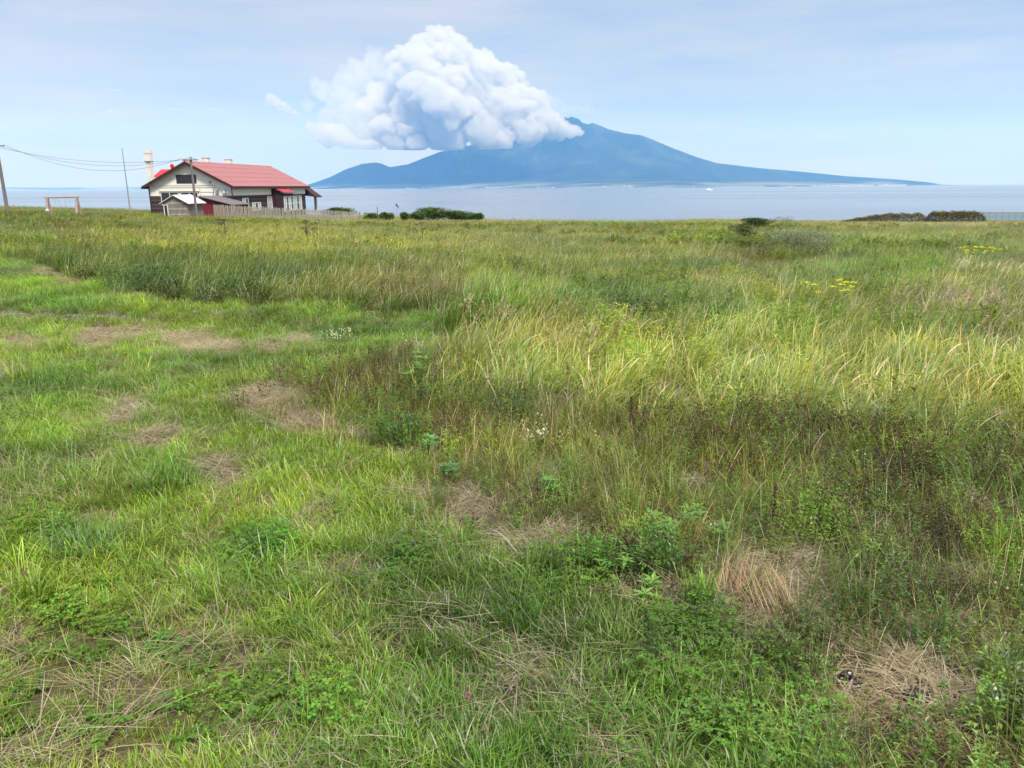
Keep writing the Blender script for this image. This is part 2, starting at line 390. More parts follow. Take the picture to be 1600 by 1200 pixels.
# specks of towns along the island's shore
def make_town():
    mb = MB(); r = random.Random(5); xs = islV[0, :, 0]; ys = islV[0, :, 1]
    for k in range(150):
        if r.random() < 0.75: px = r.choice([1250, 1290, 1330, 1378, 1420, 1405]) + r.gauss(0, 12)
        else: px = r.uniform(640, 1450)
        X = (px - 800) / FPX * 19000 * .9675; i = int(np.argmin(abs(xs - X))); t = r.choice([1, 1, 2, 3])
        x, y, z = islV[t, i]
        w = r.uniform(12, 34); d = r.uniform(12, 25); h = r.uniform(7, 15)
        if r.random() < 0.05: w = 8; h = 34
        mb.box(x - w, x + w, y - d, y + d, z - 8, z + h)
    o = mb.build('coastal_town', M['town']); tag(o, 'tiny white buildings strewn along the far island shore', 'town', kind='stuff')
make_town()

# ------------------------------------------------------------------ clouds
def cloud_material(name, dens, noise=False, nscale=0.003, col=(1, 1, 1)):
    m, n, l = mat_new(name)
    o = N(n, 'ShaderNodeOutputMaterial'); v = N(n, 'ShaderNodeVolumePrincipled')
    v.inputs['Color'].default_value = (*col, 1); v.inputs['Density'].default_value = dens; v.inputs['Anisotropy'].default_value = 0.4
    if noise:
        t = N(n, 'ShaderNodeTexCoord'); a = N(n, 'ShaderNodeTexNoise'); a.inputs['Scale'].default_value = nscale; a.inputs['Detail'].default_value = 4
        a.inputs['Roughness'].default_value = 0.62
        l.new(t.outputs['Object'], a.inputs['Vector'])
        mr = N(n, 'ShaderNodeMapRange'); mr.inputs['From Min'].default_value = 0.34; mr.inputs['From Max'].default_value = 0.58
        mr.inputs['To Min'].default_value = 0.0; mr.inputs['To Max'].default_value = dens
        l.new(a.outputs[0], mr.inputs['Value']); l.new(mr.outputs[0], v.inputs['Density'])
    l.new(v.outputs[0], o.inputs['Volume']); m.cycles.volume_step_rate = 0.06
    return m
def make_cloud(name, blobs, D, mat, label, floor=None, voxel=45.0, group=None, seed=0, thick=1.0, kids=(16, 7), grow=(.30, .48), rough=35.0, slope=0.0):
    """billows grown as lobes upon lobes, fused into one closed body of vapour"""
    r = random.Random(seed); s = D / FPX / math.cos(PITCH) * 0.995
    c0 = at_depth(blobs[0][0], blobs[0][1], D); S = []
    def rd():
        v = Vector((r.gauss(0, 1), r.gauss(0, 1), r.gauss(0, 1))); return v.normalized()
    for (px, py, rad) in blobs:
        c = at_depth(px, py, D + r.uniform(-1, 1) * rad * 7 * thick + slope * (160 - py)) - c0; q = rad * s * .86; S.append((c, q))
        for k in range(kids[0]):
            d = rd(); d.z = abs(d.z) * .8 + d.z * .2; q1 = q * r.uniform(*grow); c1 = c + Vector((d.x, d.y * thick, d.z)) * (q * r.uniform(.8, .98)); S.append((c1, q1))
            if q1 < voxel * 1.2: continue
            for j in range(kids[1]):
                d2 = (rd() + d * .6).normalized(); q2 = q1 * r.uniform(.3, .5); S.append((c1 + d2 * q1 * r.uniform(.8, 1.0), q2))
    bm = bmesh.new(); bmesh.ops.create_icosphere(bm, subdivisions=2, radius=1.0)
    sv_ = np.array([v.co[:] for v in bm.verts]); sf = np.array([[v.index for v in f.verts] for f in bm.faces]); bm.free()
    S = [x for x in S if x[1] > voxel * .7]
    C_ = np.array([x[0][:] for x in S]); Q_ = np.array([x[1] for x in S])
    V = (C_[:, None, :] + sv_[None] * Q_[:, None, None] * np.array([1, max(thick, .5), 1])).reshape(-1, 3)
    Fc = (sf[None] + (np.arange(len(S)) * len(sv_))[:, None, None]).reshape(-1, 3)
    me = newmesh(name, V.tolist(), Fc.tolist(), mat)
    o = link(name, me); o.location = c0
    rm = o.modifiers.new('remesh', 'REMESH'); rm.mode = 'VOXEL'; rm.voxel_size = voxel; rm.use_smooth_shade = True
    for amp, size in ((rough * 2, voxel * 8), (rough, voxel * 3)):
        tx = bpy.data.textures.new(name + '_billow', 'CLOUDS'); tx.noise_scale = size; tx.noise_depth = 3
        dm = o.modifiers.new('billow', 'DISPLACE'); dm.texture = tx; dm.strength = amp; dm.mid_level = 0.5; dm.texture_coords = 'LOCAL'
    dg = bpy.context.evaluated_depsgraph_get(); me2 = bpy.data.meshes.new_from_object(o.evaluated_get(dg))
    o.modifiers.clear(); o.data = me2
    if floor is not None:
        co = np.empty(len(me2.vertices) * 3); me2.vertices.foreach_get('co', co); co = co.reshape(-1, 3)
        zf = (horizon_y(700) - floor) / FPX * D * .936 + CAM_H - c0.z
        low = co[:, 2] < zf
        co[low, 2] = zf - (zf - co[low, 2]) * 0.12
        me2.vertices.foreach_set('co', co.ravel()); me2.update()
    tag(o, label, 'cloud', group)
    return o
CL = cloud_material('cumulus_vapour', 0.0095, False, 0.0050, (.875, .885, .90))
CLs = cloud_material('thin_vapour', 0.005, True, 0.0035, (.95, .95, .95))
CLp = cloud_material('puff_vapour', 0.008, True, 0.006, (.90, .91, .92))
CLv = cloud_material('faint_vapour', 0.0016, True, 0.0022)
big = [(690,92,34),(662,88,26),(718,95,30),(640,100,26),(750,118,33),(700,125,46),(655,135,42),(778,140,36),(735,158,50),(683,170,54),(640,172,42),
       (806,156,29),(826,176,30),(790,190,40),(842,184,14),(850,196,22),(825,208,24),(876,205,15),(892,206,11),(765,210,32),(700,215,34),(645,210,32),(615,205,26),
       (622,226,14),(790,222,15),(680,66,15),(700,60,14),(745,92,16),(768,112,16),(862,208,12),(905,208,7),(690,72,20),(615,223,17),(650,228,13),(578,228,12),(600,205,22),(700,226,14)]
make_cloud('cumulus_cloud', big, 19300.0, CL, 'towering white cumulus cloud wrapped round the left flank of the summit', floor=236, voxel=22, seed=2, kids=(14, 9), grow=(.28, .62), rough=70, slope=13.0)
make_cloud('thin_cloud', [(598,150,24),(580,168,20),(598,190,24),(572,205,20),(590,222,14),(610,122,14),(560,222,10),(610,172,22)], 19900.0, CLs, 'thin ragged vapour fading out on the left side of the big cumulus', floor=235, voxel=35, seed=6)
make_cloud('cumulus_cloud', [(520,212,18),(502,206,13),(486,200,9),(540,220,16),(512,222,12),(556,226,12),(498,216,9),(532,206,12)], 19300.0, CLp, 'low fleecy cloud left of the big cumulus, above the small hill', floor=235, voxel=22, seed=3, rough=35, slope=8.0)
make_cloud('cumulus_cloud', [(422,153,8),(428,159,10),(438,166,8),(449,171,7),(459,176,5),(467,180,4),(421,165,6)], 19300.0, CLp, 'small torn puff of white cloud trailing down to the right', voxel=16, seed=4, rough=22)
make_cloud('thin_cloud', [(560,120,28),(530,150,26),(560,175,30),(520,185,24),(590,100,24),(500,140,16),(545,205,26),(480,165,12)], 20500.0, CLv, 'faint broad veil of vapour trailing off to the left of the big cumulus', voxel=40, seed=12, rough=45)
make_cloud('thin_cloud', [(858,160,12),(868,166,11),(880,172,11),(893,172,10),(905,172,9),(916,173,8),(926,174,7),(936,175,6),(872,182,10)], 20500.0, cloud_material('lee_vapour', 0.0012), 'faint wisp of cloud streaming right above the rocky summit', voxel=30, seed=13)
WISP = cloud_material('wisp_vapour', 0.0022)
for i, (px, py, w, h) in enumerate([(272,171,20,2.6),(172,173,9,2.4),(203,195,36,2.2),(315,197,15,2.0),(330,171,9,2.5),(178,141,14,2.4)]):
    make_cloud('wispy_cloud', [(px - w*q, py + .5 * math.sin(q * 9 + i), h * (1.1 - .6 * abs(q))) for q in [z_ / 10 - .9 for z_ in range(19)]], 24000.0, WISP,
               ['thin white wisp right above the long streak, widest of the upper row', 'small round wisp at the left end of the upper row', 'long thin flat streak of cloud left of the chimney sky',
                'short flat streak above the ridge of the red roof', 'small wisp at the right end of the upper row', 'faint highest wisp over the upper row'][i],
               voxel=14, group='small wisps over the left horizon', seed=20 + i, kids=(8, 0), rough=14, thick=.6)

# ------------------------------------------------------------------ ground
def ground_material():
    m, n, l = mat_new('soil_and_thatch')
    o = N(n, 'ShaderNodeOutputMaterial'); b = N(n, 'ShaderNodeBsdfPrincipled'); b.inputs['Roughness'].default_value = 0.95; b.inputs['Specular IOR Level'].default_value = 0.1
    t = N(n, 'ShaderNodeTexCoord')
    a = N(n, 'ShaderNodeTexNoise'); a.inputs['Scale'].default_value = 1.3; a.inputs['Detail'].default_value = 8; a.inputs['Roughness'].default_value = 0.7
    l.new(t.outputs['Object'], a.inputs['Vector'])
    r = N(n, 'ShaderNodeValToRGB'); e = r.color_ramp.elements
    e[0].position = 0.35; e[0].color = (0.055, 0.042, 0.030, 1); e[1].position = 0.7; e[1].color = (0.20, 0.165, 0.13, 1)
    k = r.color_ramp.elements.new(0.52); k.color = (0.10, 0.085, 0.05, 1)
    a2 = N(n, 'ShaderNodeTexNoise'); a2.inputs['Scale'].default_value = 30; a2.inputs['Detail'].default_value = 4
    l.new(t.outputs['Object'], a2.inputs['Vector']); l.new(a.outputs[0], r.inputs[0])
    bp = N(n, 'ShaderNodeBump'); bp.inputs['Strength'].default_value = 0.6; bp.inputs['Distance'].default_value = 0.02
    l.new(a2.outputs[0], bp.inputs['Height']); l.new(bp.outputs[0], b.inputs['Normal'])
    l.new(r.outputs[0], b.inputs['Base Color']); l.new(b.outputs[0], o.inputs['Surface']); return m
ys = np.concatenate([np.arange(-30, 0, 1.0), np.arange(0, 26, 0.25), np.arange(26, 60, 1.0), np.arange(60, 200, 2.0)])
xh = np.concatenate([np.arange(0, 18, 0.3), np.arange(18, 60, 1.2), np.arange(60, 260, 5.0)])
xs = np.concatenate([-xh[:0:-1], xh])
X, Y = np.meshgrid(xs, ys); Z = gz(X, Y)
nj, ni = X.shape; idx = np.arange(nj * ni).reshape(nj, ni)
F = np.stack([idx[:-1,:-1], idx[:-1,1:], idx[1:,1:], idx[1:,:-1]], -1).reshape(-1, 4)
g = link('ground', newmesh('ground', np.stack([X, Y, Z], -1).reshape(-1, 3).tolist(), F.tolist(), ground_material(), True)); tag(g, kind='structure')

# ------------------------------------------------------------------ plant parts
WARM = np.array([1.70, 1.54, 1.0])
class G:
    """collects ribbons and leaves with a colour per vertex"""
    def __init__(s, seed=0): s.v = []; s.f = []; s.c = []; s.r = random.Random(seed)
    def ribbon(s, P, w, c, side=None, fold=0.0):
        n0 = len(s.v); k = len(P)
        for i in range(k):
            p = P[i]; d = P[min(i + 1, k - 1)] - P[max(i - 1, 0)]
            if side is None:
                sd_ = Vector((-d.y, d.x, 0.0001)); sd_.normalize()
            else: sd_ = side
            s.v.append(p + sd_ * w[i]); s.v.append(p - sd_ * w[i]); s.c.append(c[i]); s.c.append(c[i])
        for i in range(k - 1):
            a = n0 + 2 * i; s.f.append((a, a + 1, a + 3, a + 2))
    def blade(s, base, L, wd, th0, bend, az, pal, segs=5, twist=0.5, power=1.4):
        """arching blade: th0 tilt at the root, bend the extra tilt at the tip, az the compass direction"""
        r = s.r; P = [base.copy()]; p = base.copy(); wv = []; cs = []
        dx, dy = math.cos(az), math.sin(az)
        for i in range(segs):
            t = (i + 0.5) / segs; th = th0 + bend * t ** power
            p = p + Vector((dx * math.sin(th), dy * math.sin(th), math.cos(th))) * (L / segs); P.append(p.copy())
        v = r.uniform(0.78, 1.22)
        for i in range(segs + 1):
            t = i / segs; wv.append(wd * 0.5 * (0.75 + 0.5 * t if t < 0.45 else 0.98 * (1 - ((t - 0.45) / 0.55) ** 1.6)) + 0.0002)
            if t < 0.35: q = t / 0.35; c = [a * (1 - q) + b * q for a, b in zip(pal[0], pal[1])]
            else: q = (t - 0.35) / 0.65; c = [a * (1 - q) + b * q for a, b in zip(pal[1], pal[2])]
            cs.append([x * v for x in c])
        tw = az + math.pi / 2 + r.uniform(-twist, twist)
        s.ribbon(P, wv, cs, Vector((math.cos(tw), math.sin(tw), r.uniform(-.25, .25))).normalized())
        return P
    def leaf(s, base, d, up, L, wd, col, fold=0.25, shape=0.45):
        d = d.normalized(); sd_ = d.cross(up)
        if sd_.length < 1e-4: sd_ = Vector((1, 0, 0))
        sd_.normalize(); nn = sd_.cross(d); n0 = len(s.v); v = s.r.uniform(0.8, 1.2); col = [x * v for x in col]
        a = base; b = base + d * L * shape; t = base + d * L - nn * L * 0.12
        s.v += [a, b + sd_ * wd / 2 + nn * wd * fold, t, b - sd_ * wd / 2 + nn * wd * fold, b]
        s.c += [col] * 5
        s.f += [(n0, n0 + 1, n0 + 4), (n0 + 1, n0 + 2, n0 + 4), (n0 + 2, n0 + 3, n0 + 4), (n0 + 3, n0, n0 + 4)]
    def nub(s, c, r, col, sq=1.0):
        """small faceted seed or flower head"""
        n0 = len(s.v); v = s.r.uniform(0.8, 1.2); col = [x * v for x in col]
        for d in ((1,0,0),(0,1,0),(-1,0,0),(0,-1,0),(0,0,sq),(0,0,-sq)): s.v.append(c + Vector(d) * r); s.c.append(col)
        for a, b in ((0,1),(1,2),(2,3),(3,0)): s.f += [(n0+a, n0+b, n0+4), (n0+b, n0+a, n0+5)]
    def mesh(s, name, mat):
        me = newmesh(name, s.v, s.f, mat)
        ca = me.color_attributes.new('Col', 'FLOAT_COLOR', 'POINT')
        arr = np.ones((len(s.v), 4), 'f'); arr[:, :3] = np.clip(np.array(s.c) * WARM, 0, .8); ca.data.foreach_set('color', arr.ravel()); return me

GREEN = ((0.15,0.15,0.055), (0.092,0.165,0.034), (0.135,0.225,0.055))
LUSH  = ((0.13,0.15,0.05), (0.088,0.180,0.030), (0.165,0.26,0.055))
REED  = ((0.12,0.13,0.075), (0.100,0.155,0.058), (0.155,0.205,0.10))
STRAW = ((0.17,0.155,0.17), (0.25,0.235,0.265), (0.32,0.31,0.35))
OLIVE = ((0.13,0.12,0.065), (0.095,0.125,0.045), (0.14,0.16,0.07))
HERB = (0.070, 0.135, 0.036); CLOVER = (0.088, 0.172, 0.032); BROWN = (0.060, 0.034, 0.026); BLUEG = (0.055, 0.095, 0.060)
PINK = (0.22, 0.19, 0.38); WHITE = (0.62, 0.62, 0.55); YELLOW = (0.70, 0.50, 0.02)

def tuft(seed, n, rad, L, wd, th, bend, pal, wind=0.0, segs=4, dry=0.08):
    g = G(seed); r = g.r
    for k in range(n):
        a = r.uniform(0, 2*math.pi); q = rad * math.sqrt(r.random()); base = Vector((q*math.cos(a), q*math.sin(a), -0.01))
        az = a + r.gauss(0, 0.8)
        vx = math.cos(az) * (1 - wind) + wind * 1.5; vy = math.sin(az) * (1 - wind) - wind * 0.25; az = math.atan2(vy, vx)
        p = STRAW if r.random() < dry else pal
        g.blade(base, r.uniform(*L), r.uniform(*wd), abs(r.gauss(th[0], th[1])), r.uniform(*bend), az, p, segs)
    return g
def panicle(g, P, col, n=14, L=0.05, spread=0.5, span=0.28):
    """feathery seed head along the top of a culm"""
    r = g.r; top = P[-1]; k = len(P)
    for i in range(n):
        t = 1 - span * (i / n); f = t * (k - 1); a = int(min(k - 2, math.floor(f))); p = P[a].lerp(P[a + 1], f - a)
        d = (P[-1] - P[-2]).normalized(); rd = Vector((r.gauss(0, 1), r.gauss(0, 1), r.gauss(0, .6))) * spread + d
        g.leaf(p, rd, Vector((0, 0, 1)), L * r.uniform(0.6, 1.1) * (1 - 0.5 * (t - (1 - span)) / span + 0.2), L * 0.16, col)
def reed(seed, n, L, wd, npan=2, rad=0.16, segs=6, dry=0.10, wind=0.62, pal=REED):
    g = tuft(seed, n, rad, L, wd, (0.28, 0.22), (0.4, 2.1), pal, wind, segs, dry); r = g.r
    for k in range(npan):
        a = r.uniform(0, 6.28); q = rad * r.random(); c = [x * r.uniform(0.8, 1.1) for x in (0.20, 0.205, 0.19)]
        P = g.blade(Vector((q*math.cos(a), q*math.sin(a), 0)), L[1] * r.uniform(0.92, 1.2), 0.004, r.uniform(0.05, .2), r.uniform(0.2, 0.7), r.gauss(-0.1, 0.4),
                    (OLIVE[0], (0.15, 0.16, 0.08), c), segs)
        panicle(g, P, c, 16, 0.055, 0.35, 0.24)
    return g
def litter(seed, n, rad, L, wd, col=STRAW, h=0.05):
    g = G(seed); r = g.r; main = r.uniform(0, 6.28)
    for k in range(n):
        a = r.uniform(0, 6.28); q = rad * math.sqrt(r.random())
        base = Vector((q*math.cos(a), q*math.sin(a), r.uniform(0.0, h)))
        d = main + r.gauss(0, 0.7) + (math.pi if r.random() < .5 else 0)
        c = [[x * f for x in pp] for pp, f in zip(col, (1, 1, 1))]; f = r.choice((0.45, 0.75, 0.95, 1.1)); c = [[x * f for x in pp] for pp in c]
        g.blade(base, r.uniform(*L), r.uniform(*wd), R(r.uniform(68, 88)), R(r.uniform(-6, 22)), d, c, 3, 1.2)
    return g
def herb(seed, n, h, leafc, head=None, headn=5, headr=0.006, leaves=14, ll=0.028, rad=0.10, lean=0.25, lw=0.4, stemc=(0.09,0.10,0.04)):
    g = G(seed); r = g.r
    for k in range(n):
        a = r.uniform(0, 6.28); q = rad * math.sqrt(r.random()); base = Vector((q*math.cos(a), q*math.sin(a), -0.01)); H = r.uniform(*h)
        az = r.uniform(0, 6.28)
        P = g.blade(base, H, 0.0035, abs(r.gauss(0.1, lean)), r.uniform(-0.1, 0.5), az, (stemc, stemc, leafc), 5)
        for j in range(leaves):
            t = r.uniform(0.12, 1.0); f = t * 5; a_ = int(min(4, f)); p = P[a_].lerp(P[a_ + 1], f - a_)
            la = r.uniform(0, 6.28); d = Vector((math.cos(la), math.sin(la), r.uniform(-0.2, 0.8)))
            L = ll * r.uniform(0.6, 1.4); g.leaf(p, d, Vector((0, 0, 1)), L, L * lw, leafc)
        if head:
            for j in range(headn):
                t = r.uniform(0.7, 1.02); f = t * 5; a_ = int(min(4, f)); p = P[a_].lerp(P[a_ + 1], f - a_) + Vector((r.gauss(0, .018), r.gauss(0, .018), r.gauss(0.01, .012)))
                g.nub(p, headr * r.uniform(0.7, 1.4), head, 1.4)
    return g
def clover(seed, n=30, rad=0.11, h=(0.05, 0.17), col=CLOVER, flower=0.0, ll=0.018):
    g = G(seed); r = g.r
    for k in range(n):
        a = r.uniform(0, 6.28); q = rad * math.sqrt(r.random()); H = r.uniform(*h); base = Vector((q*math.cos(a), q*math.sin(a), 0))
        P = g.blade(base, H, 0.002, abs(r.gauss(.2, .2)), 0.3, r.uniform(0, 6.28), ((.08,.11,.03),) * 3, 3)
        top = P[-1]; a0 = r.uniform(0, 6.28); tilt = r.uniform(-0.2, 0.3); cc = [c * r.uniform(0.8, 1.25) for c in col]; L = ll * r.uniform(.7, 1.3)
        for j in range(3):
            aa = a0 + j * 2.094; g.leaf(top, Vector((math.cos(aa), math.sin(aa), tilt)), Vector((0, 0, 1)), L, L * 0.8, cc, 0.12, 0.6)
        if r.random() < flower: g.nub(top + Vector((0, 0, 0.02)), 0.011, PINK, 1.0)
    return g
def rosette(seed, n=9, L=(0.07, 0.15), col=(0.055,0.13,0.022), wd=0.28):
    """flat rosette of broad toothed leaves"""
    g = G(seed); r = g.r
    for k in range(n):
        a = k * 6.283 / n + r.gauss(0, 0.25); LL = r.uniform(*L); b = r.uniform(0.4, 1.2); pal = tuple([c * r.uniform(.9, 1.1) for c in col] for _ in range(3))
        P = g.blade(Vector((0, 0, 0.005)), LL, 0.0045, b, R(35), a, pal, 4)
        for i in range(1, 5):
            for sgn in (-1, 1):
                d = Vector((math.cos(a + sgn * 0.95), math.sin(a + sgn * 0.95), 0.15)); g.leaf(P[i], d, Vector((0, 0, 1)), LL * wd * (0.7 + 0.12 * i), LL * wd * 0.6, col, 0.1)
        g.leaf(P[-1] - Vector((math.cos(a), math.sin(a), 0)) * LL * .12, Vector((math.cos(a), math.sin(a), -.1)), Vector((0, 0, 1)), LL * 0.42, LL * 0.32, col, 0.1)
    return g

def source_set(name, gs):
    """the plant patterns a scatter draws from; kept in a collection outside the scene"""
    c = bpy.data.collections.new(name)
    for i, g in enumerate(gs):
        o = bpy.data.objects.new('%s_%02d' % (name, i), g.mesh(name, M['foliage'])); c.objects.link(o)
    return c, len(gs)

def scatter(name, label, P, rot, scl, idx, tint, coll):
    me = bpy.data.meshes.new(name); n = len(P); me.vertices.add(n); me.vertices.foreach_set('co', np.asarray(P, 'f').ravel())
    def A(nm, ty, dt, key): a = me.attributes.new(nm, ty, 'POINT'); a.data.foreach_set(key, np.asarray(dt).ravel())
    A('rot', 'FLOAT_VECTOR', rot.astype('f'), 'vector'); A('scl', 'FLOAT_VECTOR', scl.astype('f'), 'vector')
    A('idx', 'INT', idx.astype('i'), 'value'); A('tint', 'FLOAT_VECTOR', tint.astype('f'), 'vector')
    me.update(); o = link(name, me)
    t = bpy.data.node_groups.new(name + '_scatter', 'GeometryNodeTree')
    t.interface.new_socket('Geometry', in_out='INPUT', socket_type='NodeSocketGeometry'); t.interface.new_socket('Geometry', in_out='OUTPUT', socket_type='NodeSocketGeometry')
    n_ = t.nodes; l = t.links; i = n_.new('NodeGroupInput'); ou = n_.new('NodeGroupOutput')
    ci = n_.new('GeometryNodeCollectionInfo'); ci.inputs['Collection'].default_value = coll; ci.inputs['Separate Children'].default_value = True; ci.inputs['Reset Children'].default_value = True
    ip = n_.new('GeometryNodeInstanceOnPoints'); ip.inputs['Pick Instance'].default_value = True
    def NA(nm, ty): a = n_.new('GeometryNodeInputNamedAttribute'); a.data_type = ty; a.inputs['Name'].default_value = nm; return a.outputs['Attribute']
    l.new(i.outputs[0], ip.inputs['Points']); l.new(ci.outputs[0], ip.inputs['Instance'])
    l.new(NA('idx', 'INT'), ip.inputs['Instance Index']); l.new(NA('rot', 'FLOAT_VECTOR'), ip.inputs['Rotation']); l.new(NA('scl', 'FLOAT_VECTOR'), ip.inputs['Scale'])
    l.new(ip.outputs[0], ou.inputs[0])
    md = o.modifiers.new('scatter', 'NODES'); md.node_group = t
    tag(o, label, kind='stuff'); return o

# ------------------------------------------------------------------ where things grow
def inpoly(px, py, poly):
    c = np.zeros(px.shape, bool); n = len(poly)
    for i in range(n):
        x1, y1 = poly[i]; x2, y2 = poly[(i + 1) % n]
        if y1 == y2: continue
        k = ((y1 > py) != (y2 > py)) & (px < (x2 - x1) * (py - y1) / (y2 - y1) + x1); c ^= k
    return c
TALL = [(-900,402),(0,403),(45,408),(110,432),(200,460),(300,474),(420,482),(560,484),(645,486),(672,500),(692,520),(690,545),(668,575),(690,612),(760,640),(860,662),
        (1000,682),(1200,688),(1400,702),(1620,722),(2000,760),(3200,800),(3200,280),(-900,280)]
HERBZ = [(692,610),(655,560),(600,566),(520,590),(440,600),(385,622),(400,655),(470,692),(545,708),(610,725),(650,775),(700,832),(800,862),(880,880),(950,930),(1000,1000),(1130,1060),
        (1250,1120),(1300,1210),(1310,1600),(3200,1700),(3200,800),(2000,760),(1620,722),(1400,702),(1200,688),(1000,682),(860,662),(760,640)]
STRAWS = [(420,632,50,22),(440,650,45,20),(500,672,48,20),(560,690,20,14),(260,690,38,15),(185,650,30,22),(350,750,40,20),(345,765,25,20),(430,786,34,9),(515,812,45,14),(510,842,42,16),(560,900,40,14),(690,768,60,10),(740,800,50,18),(735,825,30,12),
          (860,850,60,12),(990,945,45,14),(1100,955,70,30),(1190,975,60,30),(1225,915,28,55),(1160,900,20,40),(1400,1100,110,40),(1350,1060,60,25),(1480,1120,70,22),(1330,1120,50,50),(720,990,40,16),(820,1050,40,14),(960,1185,60,16),
          (30,540,38,18),(155,530,38,22),(215,522,25,12),(300,540,45,16),(368,548,20,14),(430,549,25,7),(470,538,18,8),(95,428,45,6),(150,440,50,5),(240,462,50,5),(15,985,26,12),(60,1030,26,16),(190,1010,18,10),
          (240,1140,16,12),(0,590,26,12),(640,722,28,8),(80,762,28,8),(140,765,20,7),(0,1110,14,18),(545,1010,20,8)]
BARE = [(60,494,75,3.6),(150,497,50,2.4),(10,492,30,5)]
def blob(px, py, L, pw=1.0):
    w = np.zeros(px.shape)
    for (cx, cy, rx, ry) in L:
        d = ((px - cx) / rx) ** 2 + ((py - cy) / ry) ** 2; w = np.maximum(w, np.clip(1.6 - d, 0, 1))
    return w
LOWZ = [(1165,384,26,12),(1250,408,46,12),(1190,400,50,22)]
EXCL = [(1165,372,18,4),(1250,396,34,5),(1278,505,22,6),(1513,436,22,4)]
def zones(x, y):
    z = gz(x, y); px, py = to_px(x, y, z); s = np.clip((py - 288) / 250, 0.05, 3.0)
    jx = (fbm(x * 2.1, y * 2.1, 31, 4) - .5) * 110 * s; jy = (fbm(x * 2.1, y * 2.1, 37, 4) - .5) * 52 * s
    qx, qy = px + jx, py + jy
    tall = inpoly(qx, qy, TALL) & (blob(px, py, EXCL) < .3); hb = inpoly(qx, qy, HERBZ) & ~tall
    st = np.clip(blob(px + jx * .5, py + jy * .5, STRAWS) * (.75 + 1.1 * fbm(x * 3.1, y * 3.1, 39, 3)) - .08, 0, 1); bare = blob(px + jx * .2, py + jy * .1, BARE)
    return z, px, py, tall, hb, st, bare
def wedge(y0, y1, dens, margin=2.5, k=0.76):
    """random points over the part of the field the photo can see, and some metres to each side"""
    out = []; yy = y0
    while yy < y1:
        y2 = min(y1, yy * 1.08 + 0.15); w = k * y2 + margin; n = int((y2 - yy) * 2 * w * dens)
        out.append(np.stack([rng.uniform(-w, w, n), rng.uniform(yy, y2, n)], -1)); yy = y2
    P = np.concatenate(out); return P[:, 0], P[:, 1]

